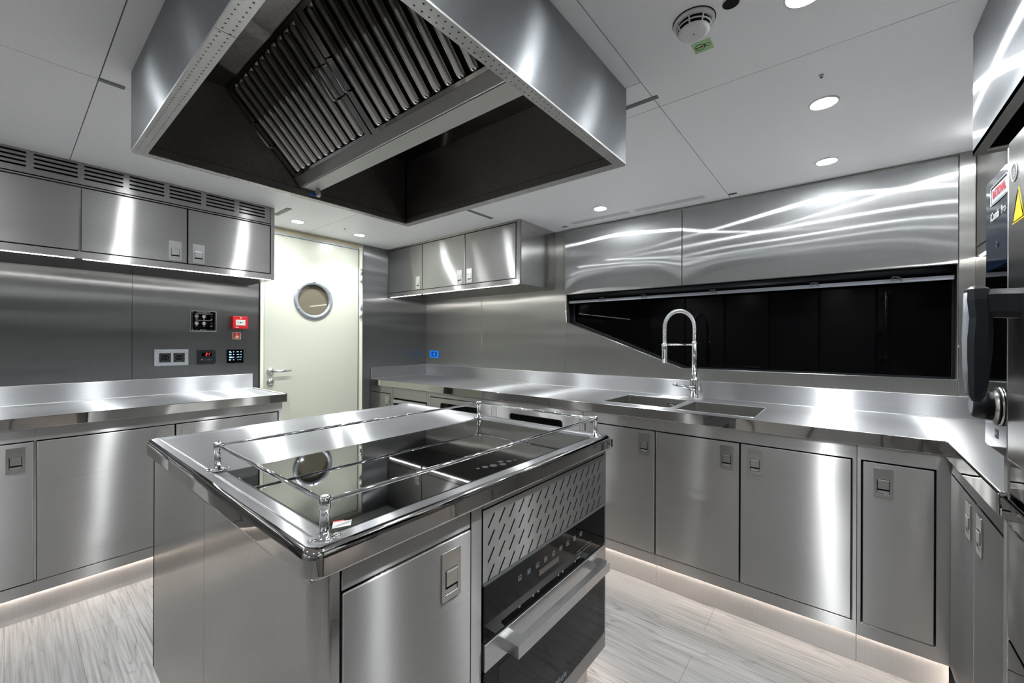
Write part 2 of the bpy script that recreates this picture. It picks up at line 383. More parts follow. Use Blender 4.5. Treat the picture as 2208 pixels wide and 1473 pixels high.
# steel flaps above the window
for k, (y0, y1) in enumerate(((.797, 1.655), (-.398, .791))):
    b = MB()
    n = 16; nz = 6; bb = bmesh.new(); G = []
    for i in range(n + 1):
        row = []
        for j in range(nz + 1):
            u, v = i / n, j / nz
            bul = .010 * (1 - (2 * v - 1) ** 2) * (1 - (2 * u - 1) ** 4)
            row.append(bb.verts.new((XB - .016 - bul, y1 + (y0 - y1) * u, 1.600 + (2.078 - 1.600) * v)))
        G.append(row)
    for i in range(n):
        for j in range(nz):
            f = bb.faces.new([G[i][j], G[i + 1][j], G[i + 1][j + 1], G[i][j + 1]]); f.smooth = True
    b._take(bb, M_FLAP)
    b.box(XB - .0155, XB - .001, y0, y1, 1.600, 2.078, M_SAT)
    b.build('flap_panel'); o = bpy.context.scene.collection.objects[-1]
    tag(o, ['wide steel flap over the black window, right of the seam', 'narrower steel flap above the slanted window end'][1 - k], 'wall flap', 'steel flaps above the window')
b = MB(); b.box(XB - .014, XB - .001, -.452, -.402, 1.004, CE, M_WALLB, .002); struct(b, 'trim_5', 'narrow upright steel post right of the window')

# ------------------------------------------------------------------ door
b = MB()
b.box(1.167, 1.192, YA - .012, YA + .06, 0, 2.06, M_CREAMF, .002); b.box(1.944, 1.982, YA - .012, YA + .06, 0, 2.06, M_CREAMF, .002)
b.box(1.167, 1.982, YA - .010, YA + .06, 2.052, CE - .001, M_BEIGE, .001)
b.box(1.161, 1.168, YA - .004, YA + .01, 0, 2.05, M_BLK); b.box(1.978, 1.986, YA - .014, YA + .01, 0, CE - .001, M_SATL)
b.box(1.19, 1.948, YA - .013, YA, 2.038, 2.053, plain('grey_door_seal', lin(150, 155, 158), .4), .002)
b.box(1.944, 1.952, YA - .013, YA, 0, 2.04, bpy.data.materials['grey_door_seal'], .002)
b.box(1.188, 1.194, YA - .013, YA, 0, 2.04, bpy.data.materials['grey_door_seal'], .002)
struct(b, 'trim_6', 'cream door frame with grey seal')
b = MB(); DX, DZ = 1.557, 1.566
# leaf with a round hole
b.plate([(1.196, .01), (1.942, .01), (1.942, 2.036), (1.196, 2.036)], [circ(DX, DZ, .128, 40)], .04, MZ((0, YA + .036, 0), (1, 0, 0), (0, 0, 1)), M_CREAM)
dr = struct(b, 'door_1', 'cream galley door with a round porthole')
YD = YA - .004
b = MB(); b.lathe((DX, YD + .004, DZ), (0, -1, 0), [(.122, 0), (.156, 0), (.157, .006), (.150, .013), (.128, .015), (.124, .010), (.122, .0)], M_PRING, 48, True, False)
bb = b
for k in range(6):
    a = math.radians(90 + 60 * k); b.lathe((DX + .143 * math.cos(a), YD - .009, DZ + .143 * math.sin(a)), (0, -1, 0), [(.007, 0), (.007, .003), (.004, .006)], M_CHR, 10)
b.build('porthole_ring', dr)
b = MB(); b.lathe((DX, YD + .018, DZ), (0, -1, 0), [(.127, 0), (.127, .004)], M_PGLASS, 40); b.build('porthole_glass', dr)
b = MB(); b.lathe((1.238, YD, 1.013), (0, -1, 0), [(.026, 0), (.026, .006), (.022, .010), (.010, .011), (.010, .045)], M_CHR, 24)
b.tube([(1.238, YD - .045, 1.013), (1.262, YD - .05, 1.013), (1.30, YD - .05, 1.012), (1.365, YD - .048, 1.013)], .0095, M_CHR, 12); b.build('door_handle', dr)
b = MB(); b.lathe((1.238, YD, .934), (0, -1, 0), [(.026, 0), (.026, .006), (.022, .010), (.012, .011), (.012, .024)], M_CHR, 24)
b.box(1.226, 1.25, YD - .034, YD - .02, .930, .938, M_CHR, .002); b.build('thumb_turn', dr)
for z0 in (1.765, 1.455):
    b = MB(); b.cyl((1.962, YA - .022, z0), (1.962, YA - .022, z0 + .045), .009, M_CREAMF, 14); b.cyl((1.962, YA - .022, z0 + .047), (1.962, YA - .022, z0 + .105), .009, M_CHR, 14); b.cyl((1.962, YA - .022, z0 - .006), (1.962, YA - .022, z0), .007, M_CHR, 14)
    b.box(1.95, 1.962, YA - .02, YA - .008, z0, z0 + .1, M_CREAMF); b.build('hinge', dr)

# ------------------------------------------------------------------ cabinets (local frame: x right, y into the cabinet, z up, face plane y = 0)
def latch_mesh(b, cx, cz, light=False, back=0):
    mat = M_SATL if light else M_SAT
    W, Hh = .0275, .0535
    b.plate(rrect(cx - W, cx + W, cz - Hh, cz + Hh, .004), [rrect(cx - .0185, cx + .0185, cz - .040, cz + .014, .002)], .0028, MZ((0, 0, 0), (1, 0, 0), (0, 0, 1)) @ Matrix.Translation((0, 0, 0)), mat)
    b.box(cx - .0185, cx + .0185, -.0002, .0002, cz - .040, cz + .014, M_BLK)
    b.box(cx - .0165, cx + .0165, -.0045, -.0005, cz - .022, cz + .012, mat, .001)
    b.box(cx - .017, cx + .017, -.0052, -.0008, cz + .009, cz + .013, M_CHR, .0008)
    b.box(cx - .017, cx + .017, -.0012, -.0004, cz - .039, cz - .029, M_SATL, .0003)
def cabinet(name, label, cat, loc, rot, W, D, z0, z1, doors, mat, group, stiles=(.0, .0), rails=(.05, .055), light=False, ledge=None, kick=None, fillers=()):
    """doors: list of (x0, x1, latch x or None). Opening is z0+rails[0] .. z1-rails[1]"""
    t = thing(name, label, cat, (loc[0], loc[1], 0 if kick is not None else z0 * 0 + loc[2]), group, rot, True)
    base = loc[2] if kick is None else 0
    zz = lambda z: z - base
    b = MB(); zb, zt = zz(z0 + rails[0]), zz(z1 - rails[1])
    zl = zz(z0) + (.012 if kick is not None else 0)
    b.box(0, .014, .0185, D, zl, zz(z1), M_SAT); b.box(W - .014, W, .0185, D, zz(z0), zz(z1), M_SAT)
    b.box(.014, W - .014, D - .01, D, zz(z0), zz(z1), M_SAT); b.box(.014, W - .014, .0185, D - .01, zz(z0), zz(z0) + .014, M_SAT)
    if kick is None: b.box(.014, W - .014, .0185, D - .01, zz(z1) - .014, zz(z1), M_SAT)
    b.box(.004, W - .004, .0185, .0202, zz(z0) + .004, zz(z1) - .004, M_BLK)
    b.box(0, W, 0, .0185, zt, zz(z1), mat, .0008); b.box(0, W, 0, .012, zz(z0), zb, mat, .0008)
    edges = [0] + sorted([d[0] for d in doors] + [d[1] for d in doors]) + [W]
    for x0, x1 in zip(edges[0::2], edges[1::2]):
        if x1 - x0 > .008: b.box(x0 + (.0 if x0 == 0 else .0025), x1 - (.0 if x1 == W else .0025), 0, .0185, zb, zt, mat, .0008)
    b.build('carcass', t)
    for x0, x1, lx in doors:
        b = MB(); b.box(x0 + .0032, x1 - .0032, -.001, .016, zb + .005, zt - .006, mat, .0015)
        d = b.build('door', t)
        if lx is not None:
            b = MB(); latch_mesh(b, 0, 0, light); lo = b.build('latch', d); lo.location = (lx, -.0011, zt - .0765 if not light else zb + .065)
    if kick is not None:
        b = MB(); b.box(0, W, kick, kick + .012, 0, z0 - .001, M_KICK); b.build('kick_plate', t)
        b = MB(); b.box(.002, W - .002, .0128, .0175, z0 + .001, z0 + .006, M_LEDW); b.build('plinth_light', t)
    return t
def A(x): return (x, 2.785, 0)
RB = -PI / 2
def Bl(y): return (2.068, y, 0)
GA = 'lower cabinets under the left counter'; GB = 'lower cabinets under the window counter'
cabinet('base_cabinet', 'leftmost steel base cabinet under the left counter, cut by the frame', 'cabinet', A(-1.2), 0, 1.285, .5, .115, .848, [(.30, .79, .735), (.795, 1.283, 1.229)], M_DOOR, GA, kick=.022)
cabinet('base_cabinet', 'wide two-door steel base cabinet left of the cream door, half hidden by the island', 'cabinet', A(.085), 0, 1.028, .5, .115, .848, [(.002, .490, .436), (.490, 1.004, .546)], M_DOOR, GA, kick=.022)
tL = cabinet('base_cabinet', 'small steel base cabinet beside the cream door under the corner counter', 'cabinet', Bl(3.306), RB, .325, .60, .115, .848, [(.012, .302, .256)], M_DOORY, GB, kick=.022)
cabinet('base_cabinet', 'single-door steel cabinet right of the two fridge drawers, behind the island corner', 'cabinet', Bl(1.150), RB, .412, .60, .115, .848, [(.013, .411, .355)], M_DOORY, GB, kick=.022)
cabinet('base_cabinet', 'two-door steel cabinet beneath the sink with side by side latches', 'cabinet', Bl(.737), RB, .779, .60, .115, .848, [(.001, .379, .325), (.379, .765, .437)], M_DOORY, GB, kick=.022)
cabinet('base_cabinet', 'narrow single-door steel cabinet at the right corner of the window counter', 'cabinet', Bl(-.043), RB, .249, .60, .115, .848, [(.014, .212, .075)], M_DOORY, GB, kick=.022)
cabinet('base_cabinet', 'two-door steel cabinet seen edge-on under the combi oven side counter', 'cabinet', (2.074, -.292, 0), PI, .637, .60, .115, .848, [(.02, .338, .277), (.342, .62, .402)], M_DOOR, None, kick=.022)
# appliances between: undercounter drawer unit and two fridge drawers (local frame rotated)
def drawer_unit(label, y0, W, kind):
    t = thing('undercounter_fridge' if kind else 'undercounter_dishwasher', label, 'fridge' if kind else 'dishwasher', (2.068, y0, 0), 'black-slotted fridges under the window counter' if kind else None, RB, True)
    b = MB(); b.box(0, W, .02, .6, .115, .848, M_SAT); b.box(.004, W - .004, .0185, .0202, .12, .846, M_BLK)
    b.box(0, .018, 0, .0185, .115, .848, M_DOORY, .0008); b.box(W - .018, W, 0, .0185, .115, .848, M_DOORY, .0008)
    b.box(.018, W - .018, 0, .012, .115, .17, M_DOORY, .0008)
    if kind: b.box(.018, W - .018, 0, .0185, .815, .848, M_DOORY, .0008)
    b.build('carcass', t)
    if kind:
        b = MB(); cx = W / 2
        b.plate([(.022, .174), (W - .022, .174), (W - .022, .808), (.022, .808)], [rrect(cx - .20, cx + .20, .725, .775, .018)], .016, MZ((0, .016, 0), (1, 0, 0), (0, 0, 1)), M_DOORY)
        d = b.build('door', t)
        b = MB(); b.box(cx - .205, cx + .205, .010, .016, .72, .78, M_BGLASS); b.tube([(x, -.001, z) for x, z in rrect(cx - .20, cx + .20, .725, .775, .018)], .002, M_BLKP, 6, True); b.build('grip_slot', d)
    else:
        b = MB(); b.box(.020, W - .020, -.001, .0165, .762, .846, M_DOORY, .001); b.build('fascia', t)
        b = MB(); b.box(.020, W - .020, -.012, .016, .72, .748, M_SATL, .003); b.box(.020, W - .020, -.001, .016, .174, .70, M_DOORY, .001)
        b.box(.02, .028, -.008, .016, .70, .72, M_SATL); b.box(W - .028, W - .02, -.008, .016, .70, .72, M_SATL); b.build('door', t)
    b = MB(); b.box(0, W, .022, .034, 0, .114, M_KICK); b.build('kick_plate', t)
    b = MB(); b.box(.002, W - .002, .0128, .0175, .116, .121, M_LEDW); b.build('plinth_light', t)
    return t
drawer_unit('steel undercounter machine with an open dark grip gap, beside the small corner cabinet', 2.978, .474, 0)
drawer_unit('steel fridge with a black oval grip slot, the further of the two', 2.502, .674, 1)
drawer_unit('steel fridge with a black oval grip slot, nearer one beside the single-door cabinet', 1.826, .674, 1)

# upper cabinets
def upper(label, loc, rot, W, z0, z1, doors, mat, group, rails, D):
    return cabinet('wall_cabinet', label, 'wall cabinet', (loc[0], loc[1], z0), rot, W, D, z0, z1, doors, mat, group, rails=rails, light=True)
GU = 'wall cabinets above the left counter'
ua = upper('steel wall cabinet at the left frame edge, no latch in view', (-1.2, 2.858), 0, 1.425, 1.632, 1.985, [(.30, .86, .82), (.865, 1.4235, .905)], M_DOOR, GU, (.034, .006), .452)
ub = upper('steel wall cabinet with two facing silver latches beside the cream door', (.225, 2.858), 0, .866, 1.632, 1.985, [(.0015, .415, .361), (.415, .842, .466)], M_DOOR, GU, (.034, .006), .452)
uc = upper('single-door steel wall cabinet in the far corner above the window counter', (2.246, 3.306), RB, .498, 1.645, CE - .001, [(.012, .497, .441)], M_DOORY, 'wall cabinets in the far corner', (.036, .014), .452)
ud = upper('two-door steel wall cabinet with close-set latches, near end of the far corner run', (2.246, 2.808), RB, 1.058, 1.645, CE - .001, [(.0, .519, .460), (.519, 1.025, .569)], M_DOORY, 'wall cabinets in the far corner', (.036, .014), .452)
ue = upper('steel wall cabinet glimpsed behind the combi oven panel', (2.694, -.454), PI, .80, 1.623, CE - .001, [(.02, .43, None), (.43, .78, None)], M_DOOR, None, (.036, .014), .49)
# LED strips under the uppers
def led(par, W, z, y0, y1, x0=.01):
    b = MB(); b.box(x0, W - .02, y0, y1, z - .003, z, M_LED); b.build('under_light', par)
led(ua, 1.425, -.0005, .003, .0062); led(ub, .866, -.0005, .003, .0062); led(uc, .498, -.0005, .003, .0062, .03); led(ud, 1.058, -.0005, .003, .0062); led(ue, .30, -.0005, .01, .016)
# slotted ventilation fascia over the left wall cabinets
b = MB(); holes = []
cells = [(-.99, -.835), (-.825 + .015, -.67), (-.65, -.51), (-.49, -.35), (-.33, -.19), (-.103, .057), (.078, .217), (.237, .377), (.399, .539), (.560, .703), (.725, .868), (.891, 1.035)]
for x0, x1 in cells:
    for k in range(4):
        z = 2.080 - .0198 * k; holes.append(slot(x0 + .004, z, x1 - .004, z, .0042, 4))
b.plate([(-1.2, 1.990), (1.064, 1.990), (1.064, CE - .002), (-1.2, CE - .002)], holes, .002, MZ((0, 2.860, 0), (1, 0, 0), (0, 0, 1)), M_DOOR, M_BLK)  # slot walls coloured black to stand in for the shade inside
b.box(-1.2, 1.062, 2.89, 2.90, 1.990, CE - .002, M_BLK)
b.box(1.067, 1.091, 2.858, 3.31, 1.986, CE - .002, M_DOOR, .001)
vg = b.build('ventilation_grille'); tag(vg, 'slotted steel ventilation fascia above the left wall cabinets', 'ventilation grille')

# ------------------------------------------------------------------ worktops
t = thing('worktop', 'steel worktop with upstand on the left wall, ending by the cream door', 'worktop', (0, 3.04, .848))
b = MB()
b.box(-1.2, 1.133, 2.772, 3.311, .850, .900, M_TOPY, .003, 3)
b.build('top_surface', t)
b = MB(); b.box(-1.2, 1.1335, 2.7695, 2.775, .849, .8995, M_POL, .0018); b.box(1.130, 1.1355, 2.7695, 3.311, .849, .9035, M_POL, .0018); b.build('front_edge', t)
b = MB(); b.box(-1.2, 1.117, 3.292, 3.311, .900, 1.002, steel('steel_upstand_left', (0, 0, 1), .35, 12, (.45, .455, .465), 'x', .0004, soft=.25), .002); b.build('upstand', t)
b = MB(); b.box(-1.2, 1.11, 3.285, 3.292, .9, .904, M_SATL, .0015); b.box(1.108, 1.130, 2.80, 3.29, .9, .9035, M_TOPY, .0015); b.build('edge_bead', t)

t = thing('worktop', 'long L-shaped steel worktop with sinks under the black window', 'worktop', (2.4, 1.2, .848))
b = MB()
outline = [(2.062, 3.311), (2.062, -.277), (1.42, -.277), (1.42, -.94), (2.699, -.94), (2.699, 3.311)]
S1 = (2.160, 2.530, .700, 1.075); S2 = (2.135, 2.500, .312, .664)
b.plate(outline, [rrect(S1[0], S1[1], S1[2], S1[3], .012), rrect(S2[0], S2[1], S2[2], S2[3], .012)], .0495, MZ((0, 0, .8505), (1, 0, 0), (0, 1, 0)), M_TOPX, M_POL)
b.build('top_surface', t)
b = MB(); b.box(2.0595, 2.065, -.2795, 3.311, .849, .9, M_POL, .0018); b.box(1.42, 2.063, -.2797, -.2742, .849, .9, M_POL, .0018)
b.box(1.42, 2.03, -.318, -.277, .9, .905, M_TOPX, .0015); b.build('front_edge', t)
b = MB(); b.box(2.682, 2.699, -.94, 3.311, .900, 1.003, M_UP, .002); b.build('upstand', t)
b = MB(); b.box(2.065, 2.682, 3.293, 3.311, .900, 1.003, bpy.data.materials['steel_upstand_left'], .002); b.build('upstand', t)
b = MB(); b.box(2.676, 2.682, -.90, 3.29, .9, .9035, M_SATL, .0015); b.box(2.065, 2.676, 3.287, 3.293, .9, .9035, M_SATL, .0015)
b.box(2.063, 2.676, 2.7, 2.702, .8995, .9003, M_SATL); b.build('weld_bead', t)
for x0, x1, y0, y1 in (S1, S2):
    b = MB(); bb = bmesh.new(); zt, zb = .8995, .72; i = .012
    top = [bb.verts.new((x, y, zt)) for x, y in rrect(x0, x1, y0, y1, .012)]
    mid = [bb.verts.new((x, y, zb + .015)) for x, y in rrect(x0 + i * .5, x1 - i * .5, y0 + i * .5, y1 - i * .5, .014)]
    bot = [bb.verts.new((x, y, zb)) for x, y in rrect(x0 + .02, x1 - .02, y0 + .02, y1 - .02, .02)]
    n = len(top)
    for a, c in ((top, mid), (mid, bot)):
        for k in range(n):
            f = bb.faces.new([a[k], c[k], c[(k + 1) % n], a[(k + 1) % n]]); f.smooth = False
    bb.faces.new(bot); b._take(bb, M_SAT)
    b.lathe(((x0 + x1) / 2, (y0 + y1) / 2, zb), (0, 0, 1), [(.045, 0), (.045, .002), (.03, .001), (.01, .001)], M_CHR, 24)
    b.tube([(x, y, .8995) for x, y in rrect(x0, x1, y0, y1, .012)], .002, M_SATL, 6, True)
    bs = b.build('sink_basin', t)
    if x0 == S1[0]:
        b = MB(); b.box(x1 - .012, x1 - .006, .775, .825, .852, .876, M_CHR, .002); b.box(x1 - .0135, x1 - .011, .781, .819, .857, .871, M_BLK); b.box(x1 - .015, x1 - .013, .786, .814, .86, .868, M_SATL); b.build('overflow_grille', bs)

# ------------------------------------------------------------------ faucet
t = thing('kitchen_faucet', 'tall chrome spring-arch faucet standing behind the sinks', 'faucet', (2.640, .705, .9))
fx, fy = 2.640, .705
b = MB(); b.lathe((fx, fy, .9), (0, 0, 1), [(.030, 0), (.030, .006), (.025, .010), (.024, .10), (.025, .102), (.025, .118), (.0165, .122), (.0155, .33), (.0175, .331), (.0175, .345), (.012, .346)], M_CHR, 28)
b.build('column', t)
dirv = Vector((-.15, .125, 0)).normalized(); R_ = .1
path = []
for k in range(5): path.append(Vector((fx, fy, 1.245 + .085 * k / 4)))
for k in range(1, 21):
    a = PI * k / 20; path.append(Vector((fx, fy, 1.33)) + dirv * (R_ - R_ * math.cos(a)) + Vector((0, 0, R_ * math.sin(a))))
for k in range(1, 5): path.append(Vector((fx, fy, 1.33 - .095 * k / 4)) + dirv * 2 * R_)
b = MB(); b.tube(path, .0085, M_BLKP, 10)
# spring coil wrapped round the hose
tot = [0.0]
for p, q in zip(path, path[1:]): tot.append(tot[-1] + (q - p).length)
coil = []; turns = 95; side = Vector((-dirv.y, dirv.x, 0))
for k in range(turns * 8 + 1):
    s_ = tot[-1] * k / (turns * 8); i = 0
    while i < len(tot) - 2 and tot[i + 1] < s_: i += 1
    f_ = (s_ - tot[i]) / (tot[i + 1] - tot[i]); p = path[i].lerp(path[i + 1], f_); tg = (path[i + 1] - path[i]).normalized(); nn = side.cross(tg)
    a = 2 * PI * k / 8; coil.append(p + (side * math.cos(a) + nn * math.sin(a)) * .0115)
b.tube(coil, .0021, M_CHR, 5); b.build('spring_hose', t)
hp = Vector((fx, fy, 0)) + dirv * 2 * R_
b = MB(); b.lathe((hp.x, hp.y, 1.115), (0, 0, 1), [(.0135, 0), (.0155, .004), (.0155, .075), (.0175, .078), (.0175, .118), (.012, .122)], M_CHR, 24)
b.box(hp.x - .022, hp.x - .012, hp.y - .004, hp.y + .008, 1.14, 1.19, M_CHR, .003); b.build('spray_head', t)
b = MB(); b.tube([(fx, fy, 1.226), (hp.x, hp.y, 1.226)], .006, M_CHR, 12); b.tube([(hp.x + .016 * math.cos(a), hp.y + .016 * math.sin(a), 1.226) for a in [2 * PI * k / 16 for k in range(16)]], .005, M_CHR, 8, True); b.build('support_arm', t)
b = MB(); b.lathe((fx + .02, fy - .012, .960), Vector((-.75, .45, .05)), [(.020, 0), (.022, .02), (.020, .045), (.010, .050)], M_CHR, 20)
b.tube([(fx - .015, fy + .01, .958), (fx - .05, fy + .05, .972), (fx - .09, fy + .096, .984)], lambda u: .013 - .005 * u, M_CHR, 10); b.build('lever', t)

# ------------------------------------------------------------------ island
IX0, IX1, IY0, IY1 = .320, 1.385, .675, 1.833
t = thing('island_cabinet', 'steel island base with side panels, one latched door and a slotted grille', 'cabinet', (.85, 1.25, 0))
b = MB(); z0 = .125; zt = .852
# shell sides with one rounded near left corner
def rc(x, y, r, a0, a1, n=6): return [(x + r * math.cos(math.radians(a0 + (a1 - a0) * k / n)), y + r * math.sin(math.radians(a0 + (a1 - a0) * k / n))) for k in range(n + 1)]
b.box(IX0, IX0 + .015, 1.2685, IY1, z0, zt, M_SIDE, .0008)
prof = [(IX0, 1.2655)] + rc(IX0 + .03, IY0 + .03, .03, 180, 270, 14) + [(.364, IY0), (.364, IY0 + .015), (IX0 + .03, IY0 + .015)] + [(IX0 + .015, IY0 + .03), (IX0 + .015, 1.2655)]
b.prism([(x, y, z0) for x, y in prof], (0, 0, zt - z0), M_SIDE)
b.box(IX0, IX1, IY1 - .015, IY1, z0, zt, M_DOOR, .001); b.box(IX0 + .0035, IX0 + .006, 1.262, 1.272, z0 + .002, zt - .004, M_BLK); b.box(IX0 + .0005, IX0 + .0035, 1.2656, 1.2684, z0 + .002, zt - .004, M_BLK)
b.box(IX1 - .012, IX1, IY0 + .0, IY1 - .015, z0, zt, M_DOORY, .001)
b.box(.367, .722, IY0 + .0185, IY0 + .021, z0, zt - .002, M_BLK); b.box(.722, IX1 - .012, IY0 + .0185, IY0 + .021, .655, zt - .002, M_BLK)
b.box(IX0 + .01, IX1 - .01, IY0 + .01, IY1 - .01, z0 + .0005, z0 + .01, M_SAT)
# front frame
b.box(.368, .682, IY0, IY0 + .018, .806, zt, M_DOOR, .0008); b.box(.368, .682, IY0, IY0 + .018, z0, .168, M_DOOR, .0008)
b.box(.6865, .722, IY0, IY0 + .018, z0, zt, M_DOOR, .0008); b.box(.7245, 1.372, IY0, IY0 + .018, z0, .178, M_DOOR, .0008)
b.box(.7245, 1.372, IY0, IY0 + .018, .834, zt, M_DOOR, .0008)
b.build('carcass', t)
b = MB(); b.box(.3685, .6835, IY0 - .002, IY0 + .016, .172, .801, M_DOOR, .0025, 3); d = b.build('door', t)
b = MB(); latch_mesh(b, 0, 0); lo = b.build('latch', d); lo.location = Vector((.621, IY0 - .0021, .727)) - Vector((.85, 1.25, 0)); 
for v in lo.data.vertices: v.co += OFF[t.name]
b = MB(); holes = []
for r in range(4):
    for k in range(15):
        x = .745 + k * .0408; z = .785 - r * .0425
        holes.append(slot(x, z, x + .021, z + .028, .0026, 3))
b.plate([(.7255, .655), (1.3715, .655), (1.3715, .831), (.7255, .831)], holes, .0025, MZ((0, IY0 + .0015, 0), (1, 0, 0), (0, 0, 1)), M_DOOR, M_BLK)  # slot edges blackened in place of shade
b.build('slotted_grille', t)
b = MB(); b.box(IX0 + .06, IX1 - .045, IY0 + .05, IY1 - .05, 0, z0 + .001, M_KICK); b.build('plinth', t)
b = MB()
for x0, x1, y0, y1 in ((IX0 + .03, IX1 - .02, IY0 + .030, IY0 + .036), (IX0 + .03, IX0 + .036, IY0 + .04, IY1 - .04), (IX1 - .03, IX1 - .024, IY0 + .04, IY1 - .04)):
    b.box(x0, x1, y0, y1, z0 - .003, z0 - .0005, M_LEDW)
b.build('plinth_light', t)

t = thing('island_worktop', 'steel island worktop with raised rim and rounded polished edge', 'worktop', (.85, 1.25, .85))
TX0, TX1, TY0, TY1, TZ = .301, 1.396, .655, 1.853, .902
b = MB()
def ring(inset, z, r): return [Vector((x, y, z)) for x, y in rrect(TX0 + inset, TX1 - inset, TY0 + inset, TY1 - inset, max(r, .002), 8)]
prof = [(.006, .852, .022), (.0015, .853, .026), (.0004, .855, .027), (0, .858, .028), (0, .8585, .028), (0, .886, .028), (0, .8865, .028), (.0008, .8915, .027), (.003, .8965, .026), (.0065, .9005, .024), (.011, .902, .022)]
prof2 = [(.011, .902, .022), (.012, .902, .022), (.029, .902, .014), (.030, .902, .014), (.034, .8985, .012), (.040, .8975, .010)]
def add_rings(prof, mat, flip=False):
    bb = bmesh.new(); rr = [[bb.verts.new(p) for p in ring(*q)] for q in prof]; n = len(rr[0])
    for a, c in zip(rr, rr[1:]):
        for k in range(n):
            f = bb.faces.new([a[k], a[(k + 1) % n], c[(k + 1) % n], c[k]]); f.smooth = True
    return bb
b._take(add_rings(prof, M_POL), M_POL); e_ = b.build('polished_edge', t)
b = MB(); bb = add_rings(prof2, M_TOPY); b._take(bb, M_TOPY)
inn = [(p.x, p.y) for p in ring(.040, 0, .010)]
HX0, HX1, HY0, HY1 = .366, 1.312, .705, 1.248
b.plate(inn, [[(HX0 - .002, HY0 - .002), (HX1 + .002, HY0 - .002), (HX1 + .002, HY1 + .002), (HX0 - .002, HY1 + .002)]], .003, MZ((0, 0, .8945), (1, 0, 0), (0, 1, 0)), M_TOPY)
b.build('top_surface', t)
b = MB(); b.box(TX0 + .006, TX1 - .006, TY0 + .006, TY1 - .006, .8515, .8545, M_SAT); b.build('underside', t)
b = MB(); b.box(1.3955, 1.400, .665, .690, .858, .886, M_BLKP, .004, 3); b.box(1.384, 1.394, .6525, .6552, .858, .886, M_BLKP, .001); b.build('corner_bumper', t)

t = thing('induction_hob', 'black glass hob set into the island top inside the guard rail', 'hob', (.84, .976, .897))
b = MB(); b.box(HX0, HX1, HY0, HY1, .8955, .8985, plain('hob_glass', (.0006, .0006, .0008, 1), .025, 0, .6), .0008)
b.build('glass', t)
b = MB()
for x, y, r in ((.822, .757, .0085), (.846, .748, .011), (.872, .736, .0095), (.886, .757, .0085), (.905, .741, .008), (.925, .735, .006), (.80, .763, .005)):
    b.lathe((x, y, .8985), (0, 0, 1), [(r, 0), (r, .0004)], plain('hob_touch_print', lin(52, 56, 60), .3) if 'hob_touch_print' not in bpy.data.materials else bpy.data.materials['hob_touch_print'], 20)
b.build('touch_controls', t)
b = MB(); b.plate([(.374, .722), (.404, .710), (.418, .730), (.388, .744)], [], .0004, MZ((0, 0, .8985), (1, 0, 0), (0, 1, 0)), M_WPL)
b.plate([(.388, .7445), (.406, .7365), (.408, .741), (.390, .749)], [], .0004, MZ((0, 0, .8985), (1, 0, 0), (0, 1, 0)), M_RED); b.build('label_sticker', t)
b = MB()
for x0, x1, y0, y1 in ((HX0 - .003, HX1 + .003, HY0 - .003, HY0), (HX0 - .003, HX1 + .003, HY1, HY1 + .003), (HX0 - .003, HX0, HY0, HY1), (HX1, HX1 + .003, HY0, HY1)):
    b.box(x0, x1, y0, y1, .8945, .8979, M_BLKP)
b.build('seal', t)

# guard rail
t = thing('guard_rail', 'thin chrome rail on four posts around the hob', 'rail', (.84, .976, .902))
posts = [(.350, 1.270), (.344, .688), (1.326, .688), (1.324, 1.258)]
for i, (x, y) in enumerate(posts):
    b = MB(); b.lathe((x, y, .902), (0, 0, 1), [(.0165, 0), (.0165, .0025), (.008, .003), (.0078, .052), (.0095, .053), (.0095, .072), (.006, .074)], M_CHR, 20)
    for s_ in (-1, 1): b.lathe((x + .018 * s_, y - .006 * s_, .902), (0, 0, 1), [(.0075, 0), (.0075, .0025), (.005, .005)], M_CHR, 12)
    b.build('post', t)
for i in range(4):
    (x0, y0), (x1, y1) = posts[i], posts[(i + 1) % 4]; z = .966
    b = MB(); b.tube([(x0, y0, z), (x1, y1, z)], .0042, M_CHR, 12)
    b.build('rail_bar', t)

# built-in oven
t = thing('built_in_oven', 'black glass built-in oven with a thick steel bar handle in the island', 'oven', (1.05, .675, .18))
OX0, OX1, OY = .7265, 1.3705, .672
b = MB(); b.box(OX0 + .002, OX1 - .002, OY + .016, OY + .5, .182, .653, M_BLKP); b.build('body', t)
b = MB(); b.box(OX0, OX1, OY, OY + .018, .511, .650, M_BGLASS, .0012); b.box(OX0, OX1, OY - .001, OY + .018, .6475, .6525, M_DGREY); pn = b.build('control_panel', t)
GM = M_GREY
def frame(b, cx, cz, w_, h_, y, m, th=.0012):
    b.box(cx - w_, cx + w_, y - .0006, y, cz + h_ - th, cz + h_, m); b.box(cx - w_, cx + w_, y - .0006, y, cz - h_, cz - h_ + th, m)
    b.box(cx - w_, cx - w_ + th, y - .0006, y, cz - h_, cz + h_, m); b.box(cx + w_ - th, cx + w_, y - .0006, y, cz - h_, cz + h_, m)
for k in range(9):
    cx = .868 + k * .0405 + (.0005 * k); cz = .607; b = MB()
    frame(b, cx, cz, .0075, .0065, OY, GM, .001)
    for j in range(2 + k % 2): b.box(cx - .0045, cx + .0045, OY - .0005, OY, cz - .002 + j * .0022 - .0004, cz - .002 + j * .0022 + .0004, GM)
    b.build('touch_symbol', pn)
for cx, cz in ((.868, .53), (.93, .53), (.955, .53), (1.06, .53), (1.085, .53), (1.16, .53)): b = MB(); b.box(cx - .004, cx + .004, OY - .0005, OY, cz - .002, cz + .003, GM); b.build('touch_dot', pn)
b = MB(); b.box(1.17, 1.19, OY - .0005, OY, .532, .536, GM); b.box(1.17, 1.27, OY - .0004, OY, .545, .5456, GM); b.box(1.17, 1.27, OY - .0004, OY, .556, .5564, GM)
b.build('scale_lines', pn)
